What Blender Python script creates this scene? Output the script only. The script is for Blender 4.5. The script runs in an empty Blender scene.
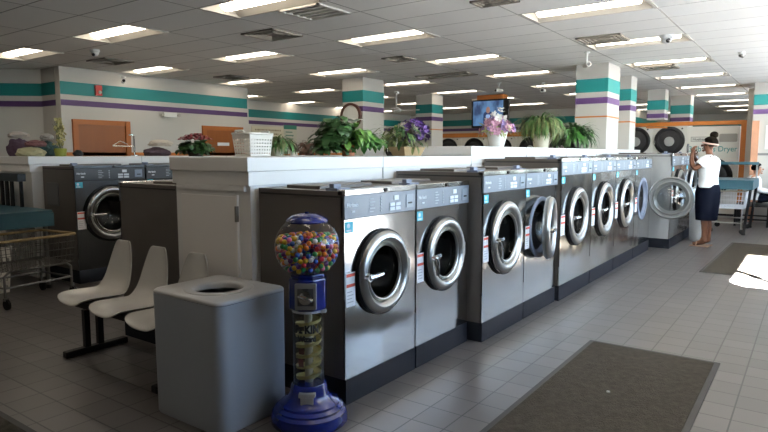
import bpy, bmesh, math, random
from mathutils import Vector, Matrix, Euler
random.seed(7)
C = bpy.context.scene.collection
PI = math.pi
CAMH, CEIL = 1.45, 2.95

# ------------------------------------------------------------------ materials
MATS = {}
def mat(name, col, rough=0.5, metal=0.0, var=0.0, vscale=8.0, bump=0.0, bscale=60.0, stretch=None, emit=0.0, ecol=None, spec=0.5, coat=0.0):
    if name in MATS: return MATS[name]
    m = bpy.data.materials.new(name); m.use_nodes = True
    nt = m.node_tree; b = nt.nodes['Principled BSDF']
    b.inputs['Base Color'].default_value = (*col, 1); b.inputs['Roughness'].default_value = rough
    b.inputs['Metallic'].default_value = metal; b.inputs['Specular IOR Level'].default_value = spec
    b.inputs['Coat Weight'].default_value = coat
    if emit:
        b.inputs['Emission Color'].default_value = (*(ecol or col), 1); b.inputs['Emission Strength'].default_value = emit
    if var or bump:
        tc = nt.nodes.new('ShaderNodeTexCoord'); mp = nt.nodes.new('ShaderNodeMapping')
        nt.links.new(tc.outputs['Object'], mp.inputs[0])
        if stretch: mp.inputs['Scale'].default_value = stretch
    if var:
        n = nt.nodes.new('ShaderNodeTexNoise'); n.inputs['Scale'].default_value = vscale; n.inputs['Detail'].default_value = 4
        nt.links.new(mp.outputs[0], n.inputs['Vector'])
        mx = nt.nodes.new('ShaderNodeMixRGB')
        mx.inputs[1].default_value = (*[c*(1-var) for c in col], 1); mx.inputs[2].default_value = (*[min(1, c*(1+var)) for c in col], 1)
        nt.links.new(n.outputs['Fac'], mx.inputs[0]); nt.links.new(mx.outputs[0], b.inputs['Base Color'])
    if bump:
        n2 = nt.nodes.new('ShaderNodeTexNoise'); n2.inputs['Scale'].default_value = bscale
        nt.links.new(mp.outputs[0], n2.inputs['Vector'])
        bp = nt.nodes.new('ShaderNodeBump'); bp.inputs['Strength'].default_value = bump; bp.inputs['Distance'].default_value = 0.01
        nt.links.new(n2.outputs['Fac'], bp.inputs['Height']); nt.links.new(bp.outputs[0], b.inputs['Normal'])
    MATS[name] = m
    return m

def glass_mat(name, tint, refl_rough=0.03, ior=1.45):
    m = bpy.data.materials.new(name); m.use_nodes = True; nt = m.node_tree
    nt.nodes.remove(nt.nodes['Principled BSDF']); out = nt.nodes['Material Output']
    t = nt.nodes.new('ShaderNodeBsdfTransparent'); t.inputs[0].default_value = (*tint, 1)
    g = nt.nodes.new('ShaderNodeBsdfGlossy'); g.inputs['Roughness'].default_value = refl_rough
    f = nt.nodes.new('ShaderNodeFresnel'); ge = nt.nodes.new('ShaderNodeNewGeometry'); mr = nt.nodes.new('ShaderNodeMapRange')
    mr.inputs['To Min'].default_value = ior; mr.inputs['To Max'].default_value = 1/ior   # same reflectance from both sides of a thin sheet
    nt.links.new(ge.outputs['Backfacing'], mr.inputs['Value']); nt.links.new(mr.outputs[0], f.inputs[0])
    mx = nt.nodes.new('ShaderNodeMixShader')
    nt.links.new(f.outputs[0], mx.inputs[0]); nt.links.new(t.outputs[0], mx.inputs[1]); nt.links.new(g.outputs[0], mx.inputs[2])
    nt.links.new(mx.outputs[0], out.inputs[0]); MATS[name] = m
    return m

def tile_mat():
    m = bpy.data.materials.new('quarry_tile'); m.use_nodes = True; nt = m.node_tree; b = nt.nodes['Principled BSDF']
    tc = nt.nodes.new('ShaderNodeTexCoord'); mp = nt.nodes.new('ShaderNodeMapping')
    mp.inputs['Location'].default_value = (1.709+0.0025, -2.843+0.0025, 0)
    br = nt.nodes.new('ShaderNodeTexBrick'); br.offset = 0.0; br.squash = 1.0
    br.inputs['Scale'].default_value = 1; br.inputs['Brick Width'].default_value = 0.2035; br.inputs['Row Height'].default_value = 0.2035
    br.inputs['Mortar Size'].default_value = 0.0045; br.inputs['Mortar Smooth'].default_value = 0.1
    br.inputs['Color1'].default_value = (0.100, 0.092, 0.089, 1); br.inputs['Color2'].default_value = (0.130, 0.119, 0.115, 1)
    br.inputs['Mortar'].default_value = (0.018, 0.016, 0.016, 1); br.inputs['Bias'].default_value = 0
    nt.links.new(tc.outputs['Object'], mp.inputs[0]); nt.links.new(mp.outputs[0], br.inputs['Vector'])
    n = nt.nodes.new('ShaderNodeTexNoise'); n.inputs['Scale'].default_value = 1.3; n.inputs['Detail'].default_value = 5
    nt.links.new(tc.outputs['Object'], n.inputs['Vector'])
    mx = nt.nodes.new('ShaderNodeMixRGB'); mx.blend_type = 'MULTIPLY'; mx.inputs[0].default_value = 0.25
    nt.links.new(br.outputs['Color'], mx.inputs[1]); nt.links.new(n.outputs['Fac'], mx.inputs[2])
    nt.links.new(mx.outputs[0], b.inputs['Base Color'])
    b.inputs['Roughness'].default_value = 0.34
    bp = nt.nodes.new('ShaderNodeBump'); bp.inputs['Strength'].default_value = 0.3; bp.inputs['Distance'].default_value = 0.003; bp.invert = True
    nt.links.new(br.outputs['Fac'], bp.inputs['Height']); nt.links.new(bp.outputs[0], b.inputs['Normal'])
    return m

GX0, GPX, GY0, GPY = -1.40, 1.295, 6.24, 0.55
def ceiling_mat():
    m = bpy.data.materials.new('ceiling_tile'); m.use_nodes = True; nt = m.node_tree; b = nt.nodes['Principled BSDF']
    tc = nt.nodes.new('ShaderNodeTexCoord'); mp = nt.nodes.new('ShaderNodeMapping')
    mp.inputs['Location'].default_value = (-GX0 + GPX*40 + 0.009, -GY0 + GPY*40 + 0.009, 0)
    br = nt.nodes.new('ShaderNodeTexBrick'); br.offset = 0.0; br.squash = 1.0
    br.inputs['Scale'].default_value = 1; br.inputs['Brick Width'].default_value = GPX; br.inputs['Row Height'].default_value = GPY
    br.inputs['Mortar Size'].default_value = 0.009; br.inputs['Mortar Smooth'].default_value = 0.0
    br.inputs['Color1'].default_value = (0.80, 0.78, 0.74, 1); br.inputs['Color2'].default_value = (0.86, 0.84, 0.80, 1)
    br.inputs['Mortar'].default_value = (0.36, 0.34, 0.31, 1)
    nt.links.new(tc.outputs['Object'], mp.inputs[0]); nt.links.new(mp.outputs[0], br.inputs['Vector'])
    n = nt.nodes.new('ShaderNodeTexNoise'); n.inputs['Scale'].default_value = 90; n.inputs['Detail'].default_value = 3
    nt.links.new(tc.outputs['Object'], n.inputs['Vector'])
    nt.links.new(br.outputs['Color'], b.inputs['Base Color']); b.inputs['Roughness'].default_value = 0.9
    bp = nt.nodes.new('ShaderNodeBump'); bp.inputs['Strength'].default_value = 0.15; bp.inputs['Distance'].default_value = 0.004
    nt.links.new(n.outputs['Fac'], bp.inputs['Height']); nt.links.new(bp.outputs[0], b.inputs['Normal'])
    return m

def steel_mat(name, col, rough):
    m = bpy.data.materials.new(name); m.use_nodes = True; nt = m.node_tree; b = nt.nodes['Principled BSDF']
    b.inputs['Metallic'].default_value = 1.0; b.inputs['Base Color'].default_value = (*col, 1)
    tc = nt.nodes.new('ShaderNodeTexCoord'); mp = nt.nodes.new('ShaderNodeMapping'); mp.inputs['Scale'].default_value = (1, 2, 40)
    n = nt.nodes.new('ShaderNodeTexNoise'); n.inputs['Scale'].default_value = 2.0; n.inputs['Detail'].default_value = 3
    nt.links.new(tc.outputs['Object'], mp.inputs[0]); nt.links.new(mp.outputs[0], n.inputs['Vector'])
    mr = nt.nodes.new('ShaderNodeMapRange'); mr.inputs['To Min'].default_value = rough*0.93; mr.inputs['To Max'].default_value = rough*1.08
    nt.links.new(n.outputs['Fac'], mr.inputs['Value']); nt.links.new(mr.outputs[0], b.inputs['Roughness'])
    n2 = nt.nodes.new('ShaderNodeTexNoise'); n2.inputs['Scale'].default_value = 2.2; n2.inputs['Detail'].default_value = 1
    nt.links.new(tc.outputs['Object'], n2.inputs['Vector'])
    bp = nt.nodes.new('ShaderNodeBump'); bp.inputs['Strength'].default_value = 0.5; bp.inputs['Distance'].default_value = 0.03
    nt.links.new(n2.outputs['Fac'], bp.inputs['Height']); nt.links.new(bp.outputs[0], b.inputs['Normal'])
    MATS[name] = m
    return m

STEEL = steel_mat('brushed_steel', (0.68, 0.68, 0.67), 0.14)
RINGM = mat('satin_ring', (0.44, 0.44, 0.425), 0.32, 1.0)
CHROME = mat('chrome_ring', (0.66, 0.66, 0.64), 0.2, 1.0)
BODY = mat('machine_side_paint', (0.125, 0.11, 0.098), 0.4, 0.3, var=0.08)
PANEL = mat('control_panel_grey', (0.17, 0.195, 0.23), 0.35, 0.2)
KICK = mat('kick_plate_navy', (0.008, 0.010, 0.016), 0.6, spec=0.15)
BLACK = mat('black_rubber', (0.006, 0.006, 0.007), 0.55, spec=0.15)
GASKET = mat('blue_grey_gasket', (0.17, 0.2, 0.27), 0.5)
DRUM = mat('drum_steel', (0.16, 0.16, 0.165), 0.4, 0.8)
WHITE = mat('white_laminate', (0.72, 0.71, 0.69), 0.38, var=0.03, vscale=3)
WHITEP = mat('white_plastic', (0.75, 0.75, 0.73), 0.4)
PAPER = mat('label_paper', (0.78, 0.78, 0.78), 0.6)
RED = mat('red_ink', (0.62, 0.09, 0.05), 0.6)
CYAN = mat('cyan_sticker', (0.05, 0.42, 0.55), 0.5)
INK = mat('black_ink', (0.012, 0.012, 0.012), 0.6)
PALE = mat('pale_print', (0.70, 0.73, 0.76), 0.5)
WALLP = mat('wall_paint', (0.53, 0.51, 0.475), 0.75, var=0.03, vscale=2, bump=0.05)
TEAL = mat('teal_stripe', (0.0, 0.15, 0.15), 0.6)
PURPLE = mat('purple_stripe', (0.062, 0.024, 0.105), 0.6)
ORANGE = mat('orange_wood', (0.48, 0.155, 0.022), 0.5, var=0.12, vscale=3, stretch=(1, 1, 0.2))
CEILM = ceiling_mat(); TILE = tile_mat()
GLASS = glass_mat('clear_glass', (0.93, 0.94, 0.94))
DOORGLASS = glass_mat('door_glass', (0.62, 0.64, 0.64), 0.05, 1.5)
OPENGLASS = glass_mat('open_door_glass', (0.45, 0.47, 0.47), 0.12, 1.9)
ACRYL = glass_mat('clear_acrylic', (0.86, 0.86, 0.84), 0.06, 1.4)
BLUE = mat('royal_blue_plastic', (0.002, 0.008, 0.105), 0.22, coat=0.3)
MATGREY = mat('mat_pile', (0.040, 0.036, 0.030), 0.95, var=0.7, vscale=24, bump=0.8, bscale=120, spec=0.05)
RUBBER = mat('mat_rubber', (0.03, 0.03, 0.03), 0.7)
CHAIRP = mat('grey_shell_plastic', (0.48, 0.465, 0.435), 0.26, var=0.04)
BINP = mat('grey_bin_plastic', (0.34, 0.367, 0.405), 0.38, var=0.03, vscale=4)
GREEN = mat('leaf_green', (0.035, 0.13, 0.022), 0.45, var=0.4, vscale=12)
GREEN2 = mat('leaf_light_green', (0.10, 0.24, 0.04), 0.45, var=0.4, vscale=12)
GREEN3 = mat('leaf_dark_green', (0.026, 0.078, 0.018), 0.5, var=0.4, vscale=12)
OLIVE = mat('leaf_olive', (0.12, 0.15, 0.05), 0.55, var=0.4, vscale=14)
TERRA = mat('terracotta', (0.36, 0.13, 0.06), 0.8)
TEALT = mat('teal_table_top', (0.016, 0.068, 0.092), 0.4)
DARKTUBE = mat('black_tube', (0.006, 0.006, 0.007), 0.45, spec=0.25)
SKIN = mat('brown_skin', (0.085, 0.034, 0.018), 0.6, spec=0.25)
HAIR = mat('black_hair', (0.003, 0.0025, 0.002), 0.9, spec=0.0)
NAVY = mat('navy_cloth', (0.003, 0.004, 0.008), 0.95, spec=0.0)
CLOTHW = mat('white_cloth', (0.78, 0.78, 0.77), 0.85, bump=0.3, bscale=25)
TIN = mat('galvanised_wire', (0.5, 0.5, 0.5), 0.3, 0.9)

# ------------------------------------------------------------------ mesh helpers
def nb(): return bmesh.new()
def box(bm, x0, x1, y0, y1, z0, z1):
    vs = [bm.verts.new(p) for p in ((x0,y0,z0),(x1,y0,z0),(x1,y1,z0),(x0,y1,z0),(x0,y0,z1),(x1,y0,z1),(x1,y1,z1),(x0,y1,z1))]
    for f in ((0,3,2,1),(4,5,6,7),(0,1,5,4),(1,2,6,5),(2,3,7,6),(3,0,4,7)): bm.faces.new([vs[i] for i in f])
    return vs
def orient(axis):
    return {'z': Matrix.Identity(3), 'x': Matrix(((0,0,1),(1,0,0),(0,1,0))), 'y': Matrix(((1,0,0),(0,0,1),(0,-1,0))), '-y': Matrix(((1,0,0),(0,0,-1),(0,1,0)))}[axis]
def lathe(bm, prof, c=(0,0,0), axis='z', n=32, sx=1.0, sy=1.0, cap0=False, cap1=False):
    M = orient(axis); c = Vector(c); rings = []
    for (h, r) in prof:
        rings.append([bm.verts.new(c + M @ Vector((r*sx*math.cos(2*PI*k/n), r*sy*math.sin(2*PI*k/n), h))) for k in range(n)])
    for a, b in zip(rings, rings[1:]):
        for k in range(n): bm.faces.new((a[k], a[(k+1) % n], b[(k+1) % n], b[k]))
    if cap0: bm.faces.new(rings[0][::-1])
    if cap1: bm.faces.new(rings[-1])
    return rings
def cyl(bm, c, r, h, axis='z', n=20): lathe(bm, [(0, r), (h, r)], c, axis, n, cap0=True, cap1=True)
def tube(bm, pts, r, n=8, closed=False):
    pts = [Vector(p) for p in pts]; rings = []; N = len(pts); prev = None
    for i, p in enumerate(pts):
        a = pts[i-1] if (i > 0 or closed) else p; b = pts[(i+1) % N] if (i < N-1 or closed) else p
        t = (b-a).normalized()
        if prev is None:
            u = t.orthogonal().normalized()
        else:
            u = (prev - t*prev.dot(t)); u = u.normalized() if u.length > 1e-6 else t.orthogonal().normalized()
        prev = u; v = t.cross(u); rr = r[i] if isinstance(r, (list, tuple)) else r
        rings.append([bm.verts.new(p + u*rr*math.cos(2*PI*k/n) + v*rr*math.sin(2*PI*k/n)) for k in range(n)])
    for i in range(N if closed else N-1):
        a, b = rings[i], rings[(i+1) % N]
        for k in range(n): bm.faces.new((a[k], a[(k+1) % n], b[(k+1) % n], b[k]))
    if not closed: bm.faces.new(rings[0][::-1]); bm.faces.new(rings[-1])
def sphere(bm, c, r, u=12, v=8, s=(1,1,1)):
    m = Matrix.Translation(c) @ Matrix.Diagonal((s[0]*r, s[1]*r, s[2]*r, 1))
    bmesh.ops.create_uvsphere(bm, u_segments=u, v_segments=v, radius=1, matrix=m)
def quad(bm, *p): bm.faces.new([bm.verts.new(q) for q in p])
def prism(bm, pts, z0, z1):
    a = [bm.verts.new((x, y, z0)) for x, y in pts]; b = [bm.verts.new((x, y, z1)) for x, y in pts]
    n = len(pts); bm.faces.new(a[::-1]); bm.faces.new(b)
    for k in range(n): bm.faces.new((a[k], a[(k+1) % n], b[(k+1) % n], b[k]))
def rrect(x0, x1, y0, y1, r, n=6):
    out = []
    for cx, cy, a in ((x1-r, y1-r, 0), (x0+r, y1-r, PI/2), (x0+r, y0+r, PI), (x1-r, y0+r, 1.5*PI)):
        for k in range(n+1): out.append((cx+r*math.cos(a+k*PI/2/n), cy+r*math.sin(a+k*PI/2/n)))
    return out
def obj(name, bm, m, parent=None, smooth=False, bevel=0.0, loc=None, rot=None):
    bmesh.ops.recalc_face_normals(bm, faces=bm.faces[:])
    me = bpy.data.meshes.new(name); bm.to_mesh(me); bm.free()
    if smooth:
        for p in me.polygons: p.use_smooth = True
        try: me.set_sharp_from_angle(angle=math.radians(40))
        except Exception: pass
    for mm in (m if isinstance(m, list) else [m]): me.materials.append(mm)
    o = bpy.data.objects.new(name, me); C.objects.link(o)
    if parent: o.parent = parent
    if loc: o.location = loc
    if rot: o.rotation_euler = rot
    if bevel:
        b = o.modifiers.new('b', 'BEVEL'); b.width = bevel; b.segments = 2; b.limit_method = 'ANGLE'
    return o
def thing(name, label, cat, loc=(0,0,0), rz=0.0, group=None):
    o = bpy.data.objects.new(name, None); C.objects.link(o); o.empty_display_size = 0.1
    o.location = loc; o.rotation_euler = (0, 0, rz)
    return tag(o, label, cat, group)
def tag(o, label, cat, group=None, kind=None):
    o['label'] = label; o['category'] = cat
    if group: o['group'] = group
    if kind: o['kind'] = kind
    return o
def struct(name, bm, m, label=None, parent=None, **k):
    o = obj(name, bm, m, parent, **k)
    if parent is None:
        o['kind'] = 'structure'; o['label'] = label or name.replace('_', ' '); o['category'] = name.split('_')[0]
    return o
def kids(o): return [c for c in C.objects if c.parent == o]
def copy_tree(o, parent=None):
    c = o.copy(); C.objects.link(c)
    if parent: c.parent = parent
    for ch in kids(o): copy_tree(ch, c)
    return c
TXT = {}
def text(name, s, size, m, parent, loc, rot, depth=0.001, align='LEFT', bold=0.0, squeeze=1.0):
    key = (s, round(size, 3), m.name)
    if key in TXT:
        o = bpy.data.objects.new(name, TXT[key]); C.objects.link(o); o.parent = parent; o.location = loc; o.rotation_euler = rot; o.scale = (squeeze, 1, 1); return o
    cu = bpy.data.curves.new(name, 'FONT'); cu.body = s; cu.size = size; cu.extrude = depth; cu.align_x = align; cu.offset = bold
    t = bpy.data.objects.new('t', cu); C.objects.link(t)
    dg = bpy.context.evaluated_depsgraph_get(); me = bpy.data.meshes.new_from_object(t.evaluated_get(dg))
    bpy.data.objects.remove(t); me.materials.clear(); me.materials.append(m); me.name = name; TXT[key] = me
    o = bpy.data.objects.new(name, me); C.objects.link(o); o.parent = parent; o.location = loc; o.rotation_euler = rot
    o.scale = (squeeze, 1, 1)
    return o
RX = (PI/2, 0, PI/2)   # text facing +X
RY = (PI/2, 0, 0)      # text facing -Y

# camera projection (only used for ordinal words in the labels)
_f = 596.0; _th = math.atan(62/596.); _a = math.radians(35.7264)
_F = Vector((-math.sin(_a)*math.cos(_th), math.cos(_a)*math.cos(_th), -math.sin(_th)))
_R = Vector((math.cos(_a), math.sin(_a), 0)); _U = _R.cross(_F)
def proj(p):
    d = Vector(p) - Vector((0, 0, CAMH)); z = d.dot(_F)
    return (384+_f*d.dot(_R)/z, 216-_f*d.dot(_U)/z) if z > 0.1 else (-999, -999)

# ------------------------------------------------------------------ the setting
X0, X1, Y0, Y1 = -15.0, 0.62, -4.0, 26.0
bm = nb(); quad(bm, (X0, Y0, 0), (X1, Y0, 0), (X1, Y1, 0), (X0, Y1, 0)); struct('floor', bm, TILE)

ORD = ['nearest', 'second nearest', 'third nearest', 'fourth nearest', 'fifth nearest', 'sixth nearest', 'seventh nearest', 'eighth nearest', 'ninth nearest', 'tenth nearest', 'farthest']
cols = list(range(0, 5)); fix = []
for c in cols:
    xr = GX0 - 2*GPX*c
    for r in range(-3, 9):
        yr = GY0 + 4*GPY*r
        P = [proj((x, y, CEIL)) for x in (xr-GPX, xr) for y in (yr, yr+GPY)]
        inside = any(0 < p[0] < 768 and 0 < p[1] < 432 for p in P)
        if (not inside and not (r < 0)) or yr > Y1-0.7: continue
        if c >= 4 and yr < 9.2: continue
        if c >= 2 and yr > 18.8: continue
        fix.append((c, r, xr, yr, inside))
# the ceiling as a tile deck with openings for the lights
holes = [(xr-GPX+0.02, xr-0.02, yr+0.015, yr+GPY-0.015) for _, _, xr, yr, _ in fix]
ys = sorted({round(v, 4) for h in holes for v in (h[2], h[3])} | {Y0, Y1})
bm = nb()
for a, b in zip(ys, ys[1:]):
    hs = sorted([h for h in holes if h[2] < (a+b)/2 < h[3]]); x = X0
    for h in hs:
        quad(bm, (x, a, CEIL), (h[0], a, CEIL), (h[0], b, CEIL), (x, b, CEIL)); x = h[1]
    quad(bm, (x, a, CEIL), (X1, a, CEIL), (X1, b, CEIL), (x, b, CEIL))
struct('ceiling', bm, CEILM)
bm = nb(); box(bm, X0-0.2, X1+0.2, Y0-0.2, Y1+0.2, 3.25, 3.35); struct('trim_sky_blocker', bm, WALLP, 'unseen roof deck added above the ceiling to block sky light')  # unseen slab added to keep the sky's light out

def stripes(parent, pts, nrm, t=0.004):
    """painted teal and purple bands along a run of wall points"""
    for nm, z0, z1, m in (('teal_band', 2.48, 2.70, TEAL), ('purple_band', 2.29, 2.39, PURPLE)):
        b = nb()
        for (p, q) in zip(pts, pts[1:]):
            n = Vector((q[1]-p[1], -(q[0]-p[0]), 0)).normalized()*t*nrm
            quad(b, (p[0]+n.x, p[1]+n.y, z0), (q[0]+n.x, q[1]+n.y, z0), (q[0]+n.x, q[1]+n.y, z1), (p[0]+n.x, p[1]+n.y, z1))
        obj(nm, b, m, parent)
def wall(name, pts, label, nrm=1, thick=0.15, band=True, z1=3.0, rail=False):
    bm = nb()
    for p, q in zip(pts, pts[1:]):
        n = Vector((q[1]-p[1], -(q[0]-p[0]), 0)).normalized()*thick*nrm
        a = [(p[0], p[1]), (q[0], q[1]), (q[0]-n.x, q[1]-n.y), (p[0]-n.x, p[1]-n.y)]
        prism(bm, a, 0, z1)
    o = struct(name, bm, WALLP, label)
    if band: stripes(o, pts, nrm)
    if rail:
        b = nb()
        for p, q in zip(pts, pts[1:]):
            n = Vector((q[1]-p[1], -(q[0]-p[0]), 0)).normalized()*nrm
            prism(b, [(p[0], p[1]), (q[0], q[1]), (q[0]+n.x*0.015, q[1]+n.y*0.015), (p[0]+n.x*0.015, p[1]+n.y*0.015)], 1.42, 1.48)
        obj('chair_rail', b, ORANGE, o)
    return o
XL, XR2 = -10.6, -12.93
wall('wall_left', [(XL, 5.2), (XL, 9.38)], 'striped left wall with two wooden doors', rail=True)
wall('wall_left_far', [(XR2, 9.38), (XR2, 20.0)], 'striped far left wall in the recess', rail=True)
wall('wall_left_return', [(XL-0.15, 9.4), (XR2-0.15, 9.4)], 'return wall of the recess', nrm=-1, band=False)
wall('wall_left_angled', [(-14.9, 1.9), (-11.25, 5.25)], 'angled wall at the left edge')
wall('wall_left_pilaster', [(-11.25, 5.2), (-10.76, 5.2)], 'short wall between the angled and the left wall', thick=0.1)
wall('wall_far', [(-13.0, 19.8), (-5.0, 19.8)], 'far wall above the dryers')
wall('wall_far_right', [(-5.0, 25.6), (0.7, 25.6)], 'far end wall beyond the right dryers')
wall('wall_far_step', [(-5.0, 19.8), (-5.0, 25.6)], 'step in the far wall')
wall('wall_rear', [(0.7, Y0), (X0, Y0)], 'wall behind the camera', band=False)
wall('wall_side_left', [(X0, Y0), (X0, 2.4)], 'wall at the far left, out of the photo', band=False)

# the wall end by the seated person
wr = struct('wall_right_end', (lambda b: (box(b, -1.12, 0.62, 15.0, 15.7, 0, 3.0), b)[1])(nb()), WALLP, 'striped white wall end at the right edge')
stripes(wr, [(-1.12, 15.0), (0.62, 15.0)], 1)
b = nb(); box(b, -1.12, 0.62, 14.985, 15.0, 1.42, 1.47); obj('chair_rail', b, mat('grey_rail', (0.2, 0.2, 0.2), 0.5), wr)

# storefront windows on the right (out of the frame)
SILL, HEAD = 1.15, 2.72
bm = nb(); box(bm, 0.62, 0.77, Y0, 26.0, 0, 0.02); box(bm, 0.62, 0.77, Y0, 26.0, HEAD, 3.0)
mull = [2.4, 3.5, 4.6, 5.9, 6.7, 8.55, 10.4, 12.2, 14.0, 15.8, 17.6, 19.4]
box(bm, 0.62, 0.77, Y0, mull[0], 0, HEAD); box(bm, 0.62, 0.77, mull[-1], 26.0, 0, HEAD)
for a, b_ in zip(mull, mull[1:]):
    if a != 5.9: box(bm, 0.62, 0.77, a, b_, 0.02, SILL)
struct('wall_right', bm, mat('storefront_panel', (0.10, 0.10, 0.105), 0.6), 'storefront wall on the right')
for i, (a, b_) in enumerate(zip(mull, mull[1:])):
    zs = SILL if a != 5.9 else 0.05
    bm = nb()
    box(bm, 0.66, 0.73, a-0.04, a+0.04, zs, HEAD); box(bm, 0.66, 0.73, b_-0.04, b_+0.04, zs, HEAD)
    box(bm, 0.66, 0.73, a, b_, zs, zs+0.06); box(bm, 0.66, 0.73, a, b_, HEAD-0.06, HEAD)
    nm = 'window_%d' % (i+1) if a != 5.9 else 'door_3'
    w = struct(nm, bm, mat('alu_frame', (0.35, 0.35, 0.35), 0.4, 0.8), 'storefront window frame' if a != 5.9 else 'storefront glass door')
    g = nb(); quad(g, (0.695, a+0.04, zs+0.06), (0.695, b_-0.04, zs+0.06), (0.695, b_-0.04, HEAD-0.06), (0.695, a+0.04, HEAD-0.06)); obj('pane', g, GLASS, w)
bm = nb(); box(bm, 0.77, 2.45, Y0, 4.6, 2.80, 2.95); box(bm, 0.77, 1.55, 4.6, 7.1, 2.80, 2.95); box(bm, 0.77, 2.1, 7.1, 24, 2.80, 2.95); struct('trim_2', bm, WALLP, 'unseen canopy added outside to shape the sun patches')  # unseen canopy, stepped in width to cut the sun into patches
bm = nb(); quad(bm, (0.77, -20, -0.02), (40, -20, -0.02), (40, 50, -0.02), (0.77, 50, -0.02)); struct('floor_outside', bm, mat('concrete', (0.45, 0.44, 0.42), 0.9, var=0.1), 'pavement outside the windows')

# columns
def column(name, x0, x1, y0, y1, z0, label, line=True):
    bm = nb(); box(bm, x0, x1, y0, y1, z0, CEIL-0.002); o = struct(name, bm, WALLP, label)
    for nm, a, b_, m in (('teal_band', 2.48, 2.70, TEAL), ('purple_band', 2.29, 2.39, PURPLE)) + ((('orange_line', 2.06, 2.085, ORANGE),) if line else ()):
        t = 0.004; bb = nb(); lathe_pts = [(x0-t, y0-t), (x1+t, y0-t), (x1+t, y1+t), (x0-t, y1+t)]
        prism(bb, lathe_pts, a, b_); obj(nm, bb, m, o)
    return o
column('wall_column', -7.79, -7.27, 9.40, 10.10, 0, 'striped square column rising from the left ledge', False)
column('wall_column', -3.37, -2.84, 10.28, 11.0, 1.535, 'large striped square column rising from the long white ledge')
column('wall_column', -3.36, -2.95, 12.25, 12.7, 1.535, 'second striped column behind the large one')
column('wall_column', -8.38, -7.9, 13.05, 13.6, 0, 'striped column left of the television')
column('wall_column', -3.28, -2.9, 15.2, 15.6, 2.25, 'striped pier above the dryers')
column('wall_column', -3.12, -2.66, 17.1, 17.6, 0, 'second striped pier above the dryers', False)

# doors in the left wall
def door(n, y0, y1, ztop, plaque, label):
    bm = nb()
    for a, b_ in ((y0-0.09, y0), (y1, y1+0.09)): box(bm, XL, XL+0.05, a, b_, 0, ztop+0.09)
    box(bm, XL, XL+0.04, y0, y1, ztop, ztop+0.09)
    d = struct('door_%d' % n, bm, mat('door_frame_wood', (0.36, 0.105, 0.014), 0.5, var=0.1, vscale=4), label)
    b = nb(); box(b, XL, XL+0.015, y0, y1, 0, ztop); obj('door_leaf', b, mat('door_leaf_shaded', (0.27, 0.078, 0.009), 0.45, var=0.14, vscale=3, stretch=(1, 4, 0.3)), d)  # leaf colour darker than the frame to paint in its shade
    b = nb(); sphere(b, (XL+0.06, y1-0.09, 1.0), 0.03); cyl(b, (XL+0.01, y1-0.09, 1.0), 0.012, 0.05, 'x'); obj('door_knob', b, CHROME, d, True)
    if plaque:
        b = nb(); box(b, XL+0.015, XL+0.022, (y0+y1)/2-0.16, (y0+y1)/2+0.16, 1.63, 1.70); obj('plaque', b, PALE, d)
door(1, 5.46, 6.36, 1.97, False, 'nearer orange wooden door in the left wall')
door(2, 8.2, 9.12, 1.96, True, 'farther orange wooden door with a small plaque')

# ------------------------------------------------------------------ ceiling fittings
LENS = mat('light_lens', (1, 1, 1), 0.5, emit=10.0, ecol=(1.0, 0.88, 0.72))
TRAY = mat('light_tray_white', (0.42, 0.40, 0.36), 0.6)
COLN = ['rightmost column of lights', 'second column of lights from the right', 'third column of lights from the right', 'fourth column of lights from the right', 'leftmost column of lights']
def fixture_proto():
    t = thing('ceiling_light', '', 'ceiling light', group='fluorescent ceiling lights')
    L, W = GPX-0.04, GPY-0.03
    bm = nb()
    for s in (-1, 1):            # curved reflector wings
        prev = None
        for k in range(7):
            u = k/6; y = s*(W/2 - u*(W/2-0.07)); z = 0.085*math.sin(u*PI*0.62)
            cur = (bm.verts.new((-L/2, y, z)), bm.verts.new((L/2, y, z)))
            if prev: bm.faces.new((prev[0], prev[1], cur[1], cur[0]))
            prev = cur
    for s in (-1, 1): quad(bm, (s*L/2, -W/2, 0), (s*L/2, W/2, 0), (s*L/2, W/2, 0.11), (s*L/2, -W/2, 0.11))
    quad(bm, (-L/2, -W/2, 0.11), (L/2, -W/2, 0.11), (L/2, W/2, 0.11), (-L/2, W/2, 0.11))
    obj('reflector_tray', bm, TRAY, t, True)
    bm = nb(); n = 8; l2 = L/2-0.1
    ra = [(0.085*math.cos(PI+PI*k/n), 0.055*math.sin(PI+PI*k/n)+0.06) for k in range(n+1)]
    A = [bm.verts.new((-l2, y, z)) for y, z in ra]; B = [bm.verts.new((l2, y, z)) for y, z in ra]
    for k in range(n): bm.faces.new((A[k], A[k+1], B[k+1], B[k]))
    bm.faces.new(A); bm.faces.new(B[::-1])
    obj('lens', bm, LENS, t)
    for s in (-1, 1):
        bm = nb(); box(bm, s*(L/2)-0.02, s*(L/2)+0.02, -W/2-0.014, W/2+0.014, -0.006, 0.001); obj('end_flange', bm, TRAY, t)
    return t
FP = fixture_proto(); first = True; cnt = {}
for c, r, xr, yr, seen in fix:
    o = FP if first else copy_tree(FP); first = False
    o.location = (xr-GPX/2, yr+GPY/2, CEIL)
    if not seen:
        o['label'] = 'recessed fluorescent ceiling light outside the photo, near the camera'; continue
    k = cnt.get(c, 0); cnt[c] = k+1
    o['label'] = 'recessed fluorescent ceiling light, %s in the %s' % (ORD[k], COLN[c])

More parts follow.
